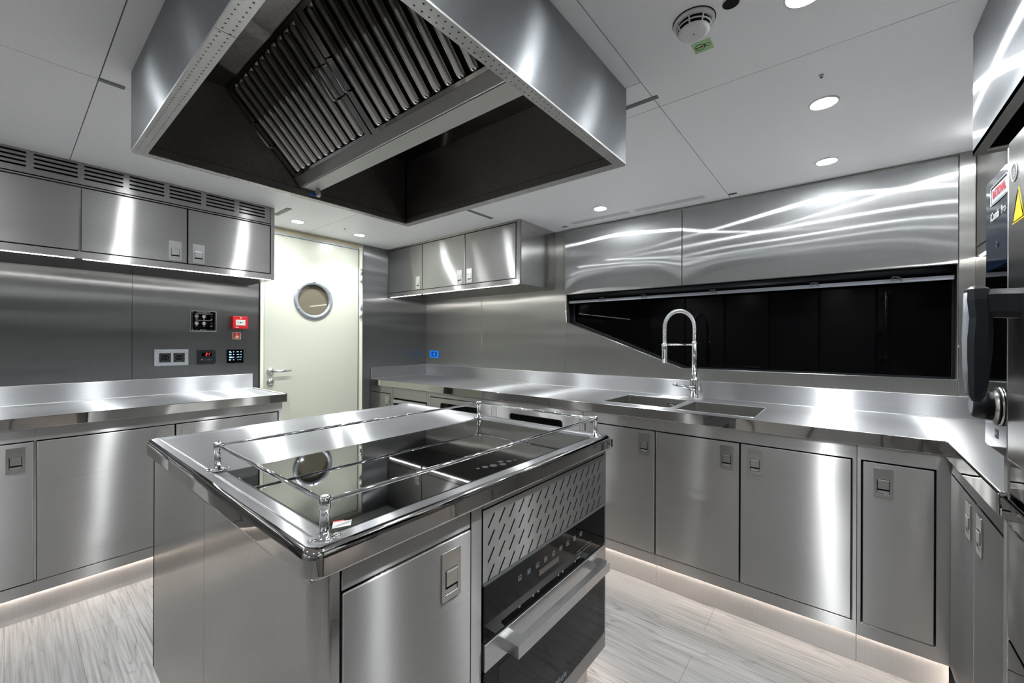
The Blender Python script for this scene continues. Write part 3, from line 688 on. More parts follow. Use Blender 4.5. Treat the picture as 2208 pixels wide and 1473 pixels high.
b = MB(); b.box(.957, 1.062, OY - .0006, OY, .572, .588, plain('display_tinted', lin(70, 64, 58), .3)); b.build('display', pn)
b = MB(); b.box(OX0, OX1, OY - .001, OY + .018, .186, .4385, M_BGLASS, .0012)
dr2 = b.build('door', t)
b = MB(); b.box(OX0 + .001, OX1, OY - .004, OY + .018, .4405, .5065, M_SATL, .0015); b.build('door_band', dr2)
b = MB(); b.box(.78, 1.315, OY - .0016, OY - .0008, .235, .425, plain('oven_window_glass', (.005, .0052, .006, 1), .04, 0, .25), 0); b.build('door_window', dr2)
b = MB(); hz0, hz1 = .463, .494; hy = OY - .058
hp_ = [(.790, OY - .003), (.790, hy), (1.292, hy), (1.292, OY - .003), (1.255, OY - .003)] + [(1.255, hy + .030)] + [(1.248, hy + .022), (.834, hy + .022), (.827, hy + .030), (.827, OY - .003)]
b.prism([(x, y, hz0) for x, y in hp_], (0, 0, hz1 - hz0), M_SATL); b.build('bar_handle', dr2)
b = MB(); b.text('Miele', .030, (1.075, OY - .0018, .207), (1, 0, 0), (0, 0, 1), M_GREY, bold=.0006); b.build('logo', dr2)

# ------------------------------------------------------------------ extraction hood
t = thing('extractor_hood', 'large steel extractor hood over the island with perforated rim and baffle filters', 'hood', (.79, 1.177, 1.8415))
HX, HXX, HY, HYY, HZ = .250, 1.330, .573, 1.781, 1.8415
iX, iXX, iY, iYY = .2875, 1.2905, .609, 1.747
b = MB()
o8 = rrect(HX, HXX, HY, HYY, .016, 5); i8 = rrect(HX + .003, HXX - .003, HY + .003, HYY - .003, .013, 5); n = len(o8)
bb = bmesh.new()
oo = [bb.verts.new((x, y, HZ + .004)) for x, y in o8]; ot = [bb.verts.new((x, y, CE - .001)) for x, y in o8]
for k in range(n):
    f = bb.faces.new([oo[k], oo[(k + 1) % n], ot[(k + 1) % n], ot[k]]); f.smooth = True
b._take(bb, M_HOOD); b.build('canopy', t)
# perforated bottom rim (underside), opening in the middle
b = MB(); hol = [[(iX, iY), (iXX, iY), (iXX, iYY), (iX, iYY)]]
sp = .0172; rr_ = .0022
for off_, ph in ((.0105, 0), (.0265, .5)):
    k = 0
    while HY + .03 + (k + ph) * sp < HYY - .03:
        y = HY + .03 + (k + ph) * sp; hol += [circ(HX + off_, y, rr_, 6), circ(HXX - off_, y, rr_, 6)]; k += 1
    k = 0
    while HX + .045 + (k + ph) * sp < HXX - .045:
        x = HX + .045 + (k + ph) * sp; hol += [circ(x, HY + off_, rr_, 6), circ(x, HYY - off_, rr_, 6)]; k += 1
b.plate(rrect(HX + .001, HXX - .001, HY + .001, HYY - .001, .015, 5), hol, .0012, MZ((0, 0, HZ), (1, 0, 0), (0, 1, 0)), M_RIM)
bb = bmesh.new(); a_ = [bb.verts.new((x, y, HZ + .0002)) for x, y in rrect(HX + .001, HXX - .001, HY + .001, HYY - .001, .015, 5)]; c_ = [bb.verts.new((x, y, HZ + .0045)) for x, y in o8]
for k in range(n):
    f = bb.faces.new([a_[k], a_[(k + 1) % n], c_[(k + 1) % n], c_[k]]); f.smooth = True
b._take(bb, M_RIM)
for x0, x1, y0, y1 in ((HX + .004, iX - .001, HY + .01, HYY - .01), (iXX + .001, HXX - .004, HY + .01, HYY - .01), (iX, iXX, HY + .004, iY - .001), (iX, iXX, iYY + .001, HYY - .004)):
    b.box(x0, x1, y0, y1, HZ + .0016, HZ + .003, M_BLK)  # black sheet added above the holes so they read as shaded
for x0, x1, y0, y1 in ((HX + .001, iX, .94, .9406), (iXX, HXX - .001, .8735, .8741), (iXX, HXX - .001, 1.44, 1.4406), (.52, .5206, iYY, HYY - .001), (1.0, 1.0006, iYY, HYY - .001)):
    b.box(x0, x1, y0, y1, HZ - .0003, HZ, M_BLK)
b.build('perforated_rim', t)
# liner: inner walls and top
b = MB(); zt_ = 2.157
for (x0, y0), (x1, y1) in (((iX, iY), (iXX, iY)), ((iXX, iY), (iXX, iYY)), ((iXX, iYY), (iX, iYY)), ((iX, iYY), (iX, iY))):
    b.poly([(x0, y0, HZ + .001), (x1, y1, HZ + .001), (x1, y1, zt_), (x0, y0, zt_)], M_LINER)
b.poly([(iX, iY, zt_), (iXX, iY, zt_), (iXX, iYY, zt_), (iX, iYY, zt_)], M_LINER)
# gutter fold along the foot of the inner walls
q = .0022; gz = 1.868
b.box(iX + .001, iXX - .001, iYY - .004, iYY - .0005, HZ + .002, gz, M_LINER); b.box(iXX - .004, iXX - .0005, iY + .001, iYY - .004, HZ + .002, gz, M_LINER)
b.box(iX + .001, iXX - .001, iYY - .0045, iYY - .0035, gz, gz + .001, M_BLK); b.box(iXX - .0045, iXX - .0035, iY, iYY, gz, gz + .001, M_BLK)
b.box(iXX - .004, iXX - .001, iYY - .004, iYY - .001, gz - .02, zt_, M_BLK)
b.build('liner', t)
# dark inner ceiling and trough
FBx, FBz, FTx, FTz = .741, 1.902, .500, 2.152
FRx, FRt = .845, 1.086
b = MB(); y0, y1 = iY + .002, iYY - .006
pr = [(FBx - .004, FBz - .002), (.759, 1.873), (.766, 1.870), (.824, 1.870), (.831, 1.873), (FRx + .004, FBz - .002), (FRx - .02, FBz + .03), (FBx + .02, FBz + .03)]
b.prism([(x, y0, z) for x, z in pr], (0, y1 - y0, 0), M_TROUGH); tr = b.build('grease_trough', t)
b = MB(); b.box(.762, .828, y0 + .002, y1 - .022, 1.8685, 1.8702, M_TLIGHT, .0005); b.build('light_cover', tr)
# filters
sl = Vector((FTx - FBx, 0, FTz - FBz)); SL = sl.length; sd = sl.normalized(); nrm = Vector((-sd.z, 0, sd.x)) * 1.0      # towards the room side (left, down)
if nrm.z > 0: nrm = -nrm
def filt(side, ya, yb, name='baffle_filter'):
    """one filter between y=ya and y=yb; side -1 = left slope, +1 = mirrored"""
    def P(s_, y, h): 
        p = Vector((FBx, 0, FBz)) + sd * s_ + nrm * h
        x = p.x if side < 0 else (FBx + FRx) - p.x
        return Vector((x, y, p.z))
    b = MB(); ya += .002; yb -= .002
    def slab(s0, s1, a, c, h0, h1, m):
        pts = [P(s0, a, h0), P(s1, a, h0), P(s1, c, h0), P(s0, c, h0)]; d = P(0, 0, h1) - P(0, 0, h0); b.prism(pts, d, m)
    slab(0, SL, ya, yb, -.022, -.018, M_BLK)
    fr_ = .026
    slab(0, SL, ya, ya + fr_, -.018, 0, M_BAFF); slab(0, SL, yb - fr_, yb, -.018, 0, M_BAFF)
    slab(0, .012, ya + fr_, yb - fr_, -.018, 0, M_BAFF); slab(SL - .012, SL, ya + fr_, yb - fr_, -.018, 0, M_BAFF)
    nb = max(2, int(round((yb - ya - 2 * fr_) / .047))); pitch = (yb - ya - 2 * fr_) / nb
    for k in range(nb):
        c = ya + fr_ + pitch * (k + .5); hw = pitch * .34
        # U-shaped rib: arc section swept along the slope, rounded at its ends
        secs = []
        L0, L1 = .008, SL - .008; ns = 6
        for s_, sc in [(L0, .15), (L0 + .003, .55), (L0 + .009, .9), (L0 + .016, 1), (L1 - .016, 1), (L1 - .009, .9), (L1 - .003, .55), (L1, .15)]:
            secs.append([P(s_, c + hw * math.cos(PI * j / 8) , -.016 + .021 * sc * math.sin(PI * j / 8) ) for j in range(9)])
        b.loft(secs, M_BAFF)
    return b, P
fl_ = []
for ya, yb in ((1.182, 1.742), (.620, 1.180)):
    b, P = filt(-1, ya, yb); f_ = b.build('baffle_filter', t); fl_.append(f_)
    for hyy in ((yb - .035,) if yb > 1.5 else (yb - .03,)) + ((ya + .035,) if ya > 1 else ()):
        hb = MB(); s0, s1 = SL * .37, SL * .63
        hb.tube([P(s0, hyy, 0), P(s0, hyy, .022), P(s0 + .004, hyy, .027), P(s1 - .004, hyy, .027), P(s1, hyy, .022), P(s1, hyy, 0)], .0032, M_BAFF, 8)
        hb.build('handle', f_)
b, P = filt(1, .620, 1.742); b.build('baffle_filter', t)
# inner filler strip at the far wall
b = MB(); b.tube([(.812, 1.690, 1.869), (.812, 1.690, 1.836)], .0075, M_TROUGH, 14)
for z_ in (1.866, 1.852, 1.843): b.tube([(.812, 1.690, z_), (.812, 1.690, z_ + .003)], .0105, M_SAT, 14)
b.tube([(.803, 1.690, 1.840), (.79, 1.695, 1.841), (.778, 1.698, 1.8425)], .005, M_BLUE2, 10); b.build('drain_valve', t)

# ------------------------------------------------------------------ wall devices (left wall)
YW = YA
t = thing('remote_control_panel', 'square black switch panel with four round steel push buttons on the left wall', 'control panel', (.829, YW, 1.30))
b = MB(); b.box(.757, .901, YW - .004, YW - .0002, 1.299, 1.436, M_SATL, .001); b.box(.762, .896, YW - .007, YW - .004, 1.304, 1.431, M_BGLASS, .0008); pb = b.build('plate', t)
for x, z in ((.768, 1.426), (.891, 1.426), (.768, 1.309), (.891, 1.309)): b = MB(); b.lathe((x, YW - .007, z), (0, -1, 0), [(.003, 0), (.003, .0015)], M_CHR, 10); b.build('screw', pb)
b = MB()
b.box(.7665, .768, YW - .0076, YW - .007, 1.312, 1.422, M_DGREY); b.box(.891, .8925, YW - .0076, YW - .007, 1.312, 1.422, M_DGREY)
b.box(.775, .80, YW - .0076, YW - .007, 1.3085, 1.3095, M_GREY); b.box(.855, .883, YW - .0076, YW - .007, 1.3085, 1.3095, M_GREY)
b.build('border_lines', pb)
for r, z in enumerate((1.399, 1.353)):
    for x in (.790, .830):
        b = MB(); b.lathe((x, YW - .007, z), (0, -1, 0), [(.0115, 0), (.0115, .003), (.009, .0045), (.008, .003), (.0065, .003), (.0065, .006), (.004, .0065)], M_CHR, 24); b.build('push_button', t)
    b = MB(); b.lathe((.871, YW - .007, z), (0, -1, 0), [(.0045, 0), (.004, .004), (.001, .006)], M_DRED, 14); b.build('indicator_lamp', t)
yy = YW - .0075
def T(s_, sz, x, z, m=M_WHITE):
    b = MB(); b.text(s_, sz, (x, yy, z), (1, 0, 0), (0, 0, 1), m); b.build('lettering', pb)
T('REMOTE CONTROL PANEL', .0062, .829, 1.4255); T('S.1 EXHAUST FAN SERVING GALLEY', .0062, .829, 1.4155); T('S.3 SUPPLY FAN SERVING GALLEY', .0062, .829, 1.3725)
for z in (1.383, 1.337):
    T('START', .0040, .790, z); T('PUSH', .0040, .790, z - .004); T('STOP', .0040, .830, z); T('PUSH', .0040, .830, z - .004); T('ALARM', .0040, .871, z); T('LAMP', .0040, .871, z - .004)
b = MB(); b.lathe((.814, YW - .007, 1.309), (0, -1, 0), [(.003, 0), (.003, .0006)], M_WHITE, 12); b.box(.821, .845, YW - .0076, YW - .007, 1.3065, 1.3115, M_GREY)
b.build('maker_mark', pb)

t = thing('fire_call_point', 'red fire alarm call point box with white press plate on the left wall', 'fire alarm', (1.028, YW, 1.32))
b = MB(); b.box(.984, 1.074, YW - .045, YW - .0002, 1.322, 1.408, M_RED, .003, 3); b.build('housing', t)
b = MB(); b.box(1.001, 1.060, YW - .0465, YW - .045, 1.3445, 1.384, M_WPL, .001)
b.lathe((1.031, YW - .0465, 1.3645), (0, -1, 0), [(.0045, 0), (.0045, .0005)], M_BLK, 16)
for s_ in (-1, 1): b.prism([(1.031 + s_ * .008, YW - .0468, 1.3645), (1.031 + s_ * .014, YW - .0468, 1.3675), (1.031 + s_ * .014, YW - .0468, 1.3615)], (0, .0004, 0), M_BLK); b.box(1.031 + s_ * .0135 - .003, 1.031 + s_ * .0135 + .003, YW - .047, YW - .0465, 1.3635, 1.3655, M_BLK)
b.build('press_plate', t)
b = MB(); b.box(1.001, 1.020, YW - .0458, YW - .045, 1.330, 1.3335, M_WHITE); b.tube([(1.033 + .005 * math.cos(a), YW - .0455, 1.396 + .005 * math.sin(a)) for a in [2 * PI * k / 14 for k in range(14)]], .0009, M_WHITE, 5, True); b.box(1.0315, 1.0345, YW - .0458, YW - .045, 1.393, 1.399, M_WHITE); b.build('marking', t)

t = thing('fire_sign', 'small red square sign with a pressing hand below the call point', 'sign', (1.020, YW, 1.247))
b = MB(); b.box(.996, 1.046, YW - .0016, YW - .0002, 1.249, 1.297, M_CREAMF); b.box(.999, 1.043, YW - .0022, YW - .0016, 1.252, 1.294, plain('sign_red', lin(200, 48, 38), .45)); b.build('panel', t)
b = MB(); hand = [(1.014, 1.256), (1.030, 1.256), (1.034, 1.264), (1.034, 1.272), (1.031, 1.274), (1.0225, 1.274), (1.0225, 1.283), (1.0215, 1.285), (1.0195, 1.285), (1.0185, 1.283), (1.0185, 1.268), (1.014, 1.270), (1.011, 1.268), (1.0125, 1.262)]
b.prism([(x, YW - .0028, z) for x, z in hand], (0, .0006, 0), M_CREAMF)
b.tube([(1.020 + .0055 * math.cos(a), YW - .0023, 1.288 + .004 * math.sin(a)) for a in [2 * PI * k / 14 for k in range(14)]], .0008, M_CREAMF, 5, True); b.build('hand_symbol', t)

t = thing('double_wall_socket', 'brushed double power socket with two black round inlets above the left counter', 'socket', (.662, YW, 1.078))
b = MB(); b.box(.577, .747, YW - .010, YW - .0002, 1.079, 1.181, M_SOCK, .002); b.build('cover_plate', t)
for x in (.629, .699):
    b = MB(); b.box(x - .028, x + .028, YW - .0125, YW - .010, 1.102, 1.158, M_BLKP, .002); b.tube([(x + .0235 * math.cos(a), YW - .0127, 1.130 + .0235 * math.sin(a)) for a in [2 * PI * k / 28 for k in range(28)]], .0012, M_DGREY, 6, True)
    b.lathe((x, YW - .0126, 1.130), (0, -1, 0), [(.0215, 0), (.0215, .0004)], M_BLK, 28)
    for s_ in (-1, 1): b.lathe((x, YW - .0128, 1.130 + s_ * .019), (0, -1, 0), [(.0026, 0), (.0022, .0015)], M_CHR, 10); b.lathe((x + s_ * .0095, YW - .013, 1.130), (0, -1, 0), [(.0026, 0), (.0026, .0003)], M_DGREY, 10)
    b.build('inlet', t)

t = thing('thermostat', 'square black thermostat showing red digits 21 on the left wall', 'thermostat', (.845, YW, 1.078))
b = MB(); b.box(.795, .897, YW - .007, YW - .0002, 1.080, 1.179, M_BLKP, .0015)
for x, z in ((.800, 1.174), (.892, 1.174), (.800, 1.085), (.892, 1.085)): b.lathe((x, YW - .007, z), (0, -1, 0), [(.0022, 0), (.0022, .0008)], M_GREY, 10)
b.box(.817, .875, YW - .0076, YW - .007, 1.134, 1.158, M_BGLASS); b.build('housing', t)
b = MB()
def seg(b, ch, x, z, w_, h_, y, m, th=.0018, sl=.12):
    on = {'2': 'abged', '1': 'bc', 'g': 'g'}[ch]
    P_ = {'a': ((0, 1), (1, 1)), 'b': ((1, 1), (1, .5)), 'c': ((1, .5), (1, 0)), 'd': ((0, 0), (1, 0)), 'e': ((0, .5), (0, 0)), 'f': ((0, 1), (0, .5)), 'g': ((0, .5), (1, .5))}
    for s_ in on:
        (u0, v0), (u1, v1) = P_[s_]; b.tube([(x + u0 * w_ + v0 * h_ * sl, y, z + v0 * h_), (x + u1 * w_ + v1 * h_ * sl, y, z + v1 * h_)], th / 2, m, 6)
seg(b, '2', .840, 1.1395, .007, .014, YW - .0078, M_LEDR); seg(b, '1', .851, 1.1395, .007, .014, YW - .0078, M_LEDR); b.box(.864, .873, YW - .0082, YW - .0076, 1.1535, 1.1555, M_DRED)
b.build('digits', t)
b = MB()
for x, w_ in ((.820, .004), (.837, .004), (.856, .006), (.872, .003)): b.box(x - w_, x + w_, YW - .0076, YW - .007, 1.108, 1.111 + (.004 if x < .83 else 0), M_GREY)
b.build('button_legends', t)

t = thing('touch_keypad', 'black touch keypad with pale blue lit legends beside the door', 'keypad', (1.011, YW, 1.08))
b = MB(); b.box(.961, 1.062, YW - .008, YW - .0002, 1.082, 1.178, M_BGLASS, .002); b.build('housing', t)
b = MB(); YK = YW - .008
for r in range(4):
    z = 1.162 - r * .0185
    b.box(.974, .974 + [.010, .014, .018, .011][r], YK - .0005, YK, z - .001, z + .002, M_LEDB); b.box(.974, .974 + [.014, .010, .021, .008][r], YK - .0005, YK, z - .0055, z - .0028, M_LEDB); b.box(.998, 1.003, YK - .0005, YK, z - .004, z + .001, M_LEDB)
    if r < 3: b.box(1.020, 1.020 + [.011, .014, .016][r], YK - .0005, YK, z - .003, z + .0002, M_LEDB); b.box(1.043, 1.048, YK - .0005, YK, z - .004, z + .001, M_LEDB)
for k in range(3): b.box(1.024 + k * .009, 1.0265 + k * .009, YK - .0005, YK, 1.104, 1.1065, M_LEDB)
b.box(.968, 1.056, YK - .0004, YK, 1.1135, 1.1138, M_DGREY); b.build('lit_legends', t)

t = thing('blue_wall_socket', 'small socket under bright blue film on the far corner wall', 'socket', (XB, 3.18, 1.07))
b = MB(); b.plate(rrect(-3.245, -3.115, 1.075, 1.147, .008), [rrect(-3.222, -3.138, 1.087, 1.135, .004)], .006, MZ((XB - .001, 0, 0), (0, -1, 0), (0, 0, 1)), M_BLUE); b.build('frame', t)
b = MB(); b.box(XB - .004, XB - .0005, 3.136, 3.224, 1.085, 1.137, plain('dark_blue_film', lin(18, 70, 150), .25), .001); b.lathe((XB - .004, 3.18, 1.111), (-1, 0, 0), [(.018, 0), (.018, .001), (.012, .001), (.012, .0005)], M_BLUE, 20); b.build('inlet', t)

# ------------------------------------------------------------------ combi oven, stand, its hood
t = thing('oven_stand', 'dark steel stand with drawers carrying the combi oven at the right edge', 'stand', (1.0, -.6, 0))
b = MB(); b.box(.55, 1.417, -.94, -.300, .115, 1.003, M_SAT, .002); b.box(.55, 1.413, -.302, -.2985, .12, 1.0, M_BLK)
b.box(1.385, 1.417, -.300, -.282, .0, 1.003, M_SAT, .003); b.box(.55, 1.382, -.300, -.284, .912, 1.002, M_POL, .003)
b.box(.55, 1.382, -.300, -.284, .115, .17, M_SAT, .002); b.build('frame', t)
b = MB(); b.box(.55, 1.382, -.310, -.272, .858, .906, M_POL, .004); b.build('ledge', t)
for z0_, z1_ in ((.60, .845), (.175, .594)):
    b = MB(); b.box(.55, 1.380, -.299, -.281, z0_, z1_, M_POL, .003); b.build('drawer_front', t)
b = MB(); b.box(.55, 1.38, -.55, -.35, 0, .115, M_BLKP); b.build('plinth', t)
t = thing('combi_oven', 'steel combi oven with navy control strip and large black door handle at right edge', 'oven', (1.0, -.6, 1.005))
FY = -.258
b = MB(); b.box(.57, 1.440, -.93, FY - .012, 1.004, 1.625, M_SAT, .006, 3); b.build('body', t)
b = MB(); b.box(1.262, 1.443, FY - .013, FY - .003, 1.004, 1.615, M_POL, .003); b.box(1.268, 1.438, FY - .003, FY, 1.010, 1.609, M_NAVY, .001); cpn = b.build('control_panel', t)
b = MB(); b.box(1.269, 1.437, FY, FY + .0006, 1.09, 1.405, M_BGLASS); b.build('touch_screen', cpn)
RT = (-1, 0, 0); UP = (0, 0, 1); y_ = FY + .0012
b = MB(); sc_ = 1.0
cxx, czz = 1.332, 1.567
b.plate(rrect(-.056, .056, -.016, .016, .003), [], .0004, MZ((cxx, FY + .0002, czz), RT, UP), plain('logo_pale_field', lin(170, 178, 188), .4))
b.tube([Vector((cxx, FY + .001, czz)) + Vector(RT) * x + Vector(UP) * z for x, z in rrect(-.060, .060, -.020, .020, .004)], .0012, M_WPL, 5, True)
b.text('RATIONAL', .0245, (cxx, y_, czz + .001), RT, UP, plain('logo_red', lin(196, 30, 48), .4), sx=.80, bold=.001); b.build('logo', cpn)
b = MB(); b.text('iCombi', .026, (1.395, y_, 1.521), RT, UP, M_WPL, 'LEFT', .85, .0006); b.text('Pro', .026, (1.316, y_, 1.521), RT, UP, M_WPL, 'LEFT', .85); b.tube([(1.345 + .004 * math.cos(a), y_, 1.455 + .006 * math.sin(a)) for a in [2 * PI * k / 14 for k in range(14)]], .0008, M_DGREY, 5, True); b.build('lettering', cpn)
b = MB(); b.box(1.335, 1.357, FY, FY + .0006, 1.036, 1.056, M_DGREY); b.text('WiFi', .008, (1.346, y_, 1.046), RT, UP, M_WPL); b.build('badge', cpn)
kc = (1.318, FY, 1.108)
b = MB(); b.lathe(kc, (0, 1, 0), [(.041, 0), (.041, .003), (.038, .005), (.032, .013), (.029, .0135)], M_SAT, 36); b.lathe((kc[0], FY + .006, kc[2]), (0, 1, 0), [(.0395, 0), (.0395, .002)], M_BLKP, 36)
kn = b.build('dial', t)
b = MB(); b.lathe((kc[0], FY + .0130, kc[2]), (0, 1, 0), [(.0305, 0), (.0275, .024), (.0245, .0285), (.0215, .0292)], M_BLKP, 32); b.lathe((kc[0], FY + .0421, kc[2]), (0, 1, 0), [(.0205, 0), (.0205, .0006), (.018, .0008)], M_GREY, 32)
b.build('dial_cap', kn)
b = MB(); b.box(.60, 1.256, FY - .012, FY + .004, 1.008, 1.640, M_SAT, .006, 3); b.cyl((1.256, FY - .002, 1.008), (1.256, FY - .002, 1.630), .0062, M_SATL, 14)
od = b.build('oven_door', t)
b = MB(); b.box(.72, 1.13, FY + .004, FY + .006, 1.06, 1.58, M_BGLASS, .001); b.build('door_glass', od)
b = MB(); b.plate([(-.034, -.03), (.034, -.03), (0, .034)], [], .0005, MZ((1.190, FY + .0041, 1.500), RT, UP), M_YEL); b.tube([Vector((1.190, FY + .0044, 1.5)) + Vector(RT) * x + Vector(UP) * z for x, z in ((-.030, -.0265), (.030, -.0265), (0, .030))], .0014, M_BLKP, 4, True)
b.lathe((1.214, FY + .004, 1.568), (0, 1, 0), [(.018, 0), (.018, .0006)], M_GREY, 28); b.tube([(1.214 + .0165 * math.cos(a), FY + .0047, 1.568 + .0165 * math.sin(a)) for a in [2 * PI * k / 24 for k in range(24)]], .0007, M_WPL, 5, True)
b.text('3', .020, (1.214, FY + .0049, 1.568), RT, UP, M_WPL); b.build('stickers', od)
# handle: arm from the door then a hanging faceted grip
hx = 1.196
def oct_(cx, cy, z, wx, wy, tilt=0):
    return [(cx + wx * a, cy + wy * c_, z + tilt * c_) for a, c_ in ((-1, -.5), (-.6, -1), (.6, -1), (1, -.5), (1, .5), (.6, 1), (-.6, 1), (-1, .5))]
b = MB()
secs = [oct_(hx, -.202, 1.352, .017, .008), oct_(hx, -.203, 1.346, .023, .0145), oct_(hx, -.204, 1.325, .025, .0165), oct_(hx, -.206, 1.290, .025, .0155), oct_(hx, -.2045, 1.250, .025, .0175), oct_(hx, -.204, 1.215, .025, .0165), oct_(hx, -.203, 1.165, .023, .0135), oct_(hx, -.202, 1.138, .020, .0105), oct_(hx, -.202, 1.128, .014, .006)]
b.loft(secs, M_BLKP, False)
arm = []
for y, wz, zc in ((-.205, .026, 1.318), (-.225, .027, 1.318), (-.258, .028, 1.316)):
    arm.append([(hx + .022 * a, y, zc + wz * c_) for a, c_ in ((-1, -.6), (-.6, -1), (.6, -1), (1, -.6), (1, .6), (.6, 1), (-.6, 1), (-1, .6))])
b.loft(arm, M_BLKP, False); hd = b.build('door_handle', od)
b = MB(); lofts = []
for z, yy_, wx in ((1.340, -.1865, .012), (1.30, -.1865, .015), (1.25, -.1852, .016), (1.19, -.1862, .015), (1.142, -.190, .011)):
    lofts.append([(hx - wx, yy_, z), (hx + wx, yy_, z), (hx + wx, yy_ - .0085, z), (hx - wx, yy_ - .0085, z)])
b.loft(lofts, plain('handle_grey_insert', lin(128, 132, 138), .4)); b.build('grey_insert', hd)

t = thing('oven_hood', 'steel extraction hood box above the combi oven in the top right corner', 'hood', (1.1, -.6, 1.76))
x0, x1, y0, y1, z0_, z1_ = .45, 1.689, -.945, -.277, 1.760, CE - .001
b = MB()
bb = bmesh.new(); o8 = rrect(x0, x1, y0, y1, .006, 3); n = len(o8); oo = [bb.verts.new((x, y, z0_)) for x, y in o8]; ot = [bb.verts.new((x, y, z1_)) for x, y in o8]
for k in range(n):
    f = bb.faces.new([oo[k], oo[(k + 1) % n], ot[(k + 1) % n], ot[k]]); f.smooth = True
b._take(bb, steel('steel_oven_hood', (1, 0, 0), .4, 60, (.42, .43, .445), 'z', .0001)); b.build('canopy', t)
b = MB(); b.plate(rrect(x0, x1, y0, y1, .006, 3), [[(x0 + .03, y0 + .03), (x1 - .03, y0 + .03), (x1 - .03, y1 - .022), (x0 + .03, y1 - .022)]], .014, MZ((0, 0, z0_ - .001), (1, 0, 0), (0, 1, 0)), M_SAT); b.build('rim', t)
b = MB(); b.box(x0 + .02, x1 - .02, y0 + .02, y1 - .015, z0_ + .2, z0_ + .21, M_BLK)
for a, c_ in (((x0 + .028, y0 + .028), (x1 - .028, y0 + .028)), ((x1 - .028, y0 + .028), (x1 - .028, y1 - .02)), ((x1 - .028, y1 - .02), (x0 + .028, y1 - .02)), ((x0 + .028, y1 - .02), (x0 + .028, y0 + .028))):
    b.poly([(a[0], a[1], z0_), (c_[0], c_[1], z0_), (c_[0], c_[1], z0_ + .2), (a[0], a[1], z0_ + .2)], M_BLK)
b.build('liner', t)

# ------------------------------------------------------------------ ceiling fittings
LG = 'round recessed downlights in the ceiling'
lamps = [((1.314, 3.040), 'round ceiling downlight above the cream door, left one'), ((1.790, 3.032), 'round ceiling downlight right of the door, by the far corner'),
         ((2.390, 1.212), 'round ceiling downlight near the linear air slots and far wall cabinet'), ((2.425, .063), 'round ceiling downlight closest to the window flaps on the right'),
         ((1.827, .057), 'largest-looking round ceiling downlight at the upper right'), ((1.225, .075), 'round ceiling downlight at the top frame edge, right of the smoke detector'),
         ((.46, 2.33), 'H'), ((1.09, 2.33), 'H'), ((1.69, 2.33), 'H'), ((-.12, 2.33), 'H'), ((.62, .06), None), ((.0, -.45), None), ((-.6, .06), None), ((-.6, 1.3), None), ((-.6, 2.4), None), ((.62, -.45), None), ((2.39, -.45), None)]  # None: unseen lamps outside the picture, added for their light
proto = None
for (x, y), lab in lamps:
    if proto is None:
        t = thing('ceiling_downlight', lab, 'downlight', (x, y, CE), LG); proto = t
        b = MB(); b.lathe((x, y, CE), (0, 0, -1), [(.045, 0), (.045, .003), (.041, .0045), (.038, .003), (.036, 0)], M_WPL, 36, True, False); b.build('trim_ring', t)
        b = MB(); b.lathe((x, y, CE - .0012), (0, 0, -1), [(.0365, 0), (.0365, .001)], M_LAMP, 36); b.build('lens', t)
        ld = bpy.data.lights.new('downlight_beam', 'AREA'); ld.shape = 'DISK'; ld.size = .066; ld.energy = BEAM; ld.spread = math.radians(115); ld.color = (.95, .985, 1)
        lo = bpy.data.objects.new('downlight_beam', ld); C.objects.link(lo); lo.parent = t; lo.location = (0, 0, -.006)
    else:
        t = copy_tree(proto, None, (x, y, CE))
        t['label'] = {'H': 'round ceiling downlight screened from view by the extractor hood', None: 'unseen ceiling downlight outside the picture, added for its light'}.get(lab, lab)
        t['group'] = {'H': 'downlights screened by the hood', None: 'unseen downlights outside the picture, added for light'}.get(lab, LG)
t = thing('smoke_detector', 'white round smoke detector with slotted cage on the ceiling', 'smoke detector', (1.150, .312, CE))
b = MB(); c0 = (1.150, .312, CE)
b.lathe(c0, (0, 0, -1), [(.051, 0), (.051, .006), (.049, .008), (.044, .009)], M_WPL, 40); b.lathe(c0, (0, 0, -1), [(.053, -.0005), (.053, .0012)], M_BLK, 40); b.build('base', t)
b = MB(); b.lathe(c0, (0, 0, -1), [(.040, .007), (.036, .026), (.033, .027)], M_BLK, 36)
for z_, r_ in ((.009, .0445), (.0185, .0415), (.0275, .0375)): b.tube([(c0[0] + r_ * math.cos(a), c0[1] + r_ * math.sin(a), CE - z_) for a in [2 * PI * k / 36 for k in range(36)]], .0018, M_WPL, 6, True)
for k in range(8):
    a = 2 * PI * k / 8; b.tube([(c0[0] + r_ * math.cos(a), c0[1] + r_ * math.sin(a), CE - z_) for r_, z_ in ((.046, .008), (.0425, .0185), (.0375, .028))], .0020, M_WPL, 6)
b.lathe(c0, (0, 0, -1), [(.0385, .0265), (.037, .030), (.030, .0325), (.0, .034)], M_WPL, 36); b.lathe(c0, (0, 0, -1), [(.0018, .0338), (.0018, .0346)], M_BLK, 8); b.build('cage', t)
t = thing('ceiling_sensor', 'small black round ceiling opening with white edge beside the smoke detector', 'sensor', (1.142, .222, CE))
b = MB(); b.lathe((1.142, .222, CE), (0, 0, -1), [(.0215, 0), (.0215, .0022), (.019, .003)], M_WPL, 28); b.build('collar', t)
b = MB(); b.lathe((1.142, .222, CE), (0, 0, -1), [(.019, .0028), (.019, .0034)], M_BLK, 28); b.build('opening', t)
t = thing('ceiling_sticker', 'pale green sticker with a key fob symbol on the ceiling', 'sticker', (1.258, .319, CE - .0005))
b = MB(); ctr = Vector((1.260, .318, CE - .0006)); ux = Vector((.56, -.83, 0)).normalized(); uy = Vector((0, 0, 1)).cross(ux)
ux = Vector((0, -1, 0)); uy = Vector((1, 0, 0))
Pq = lambda u, v, d=0: ctr + ux * u + uy * v + Vector((0, 0, -d))
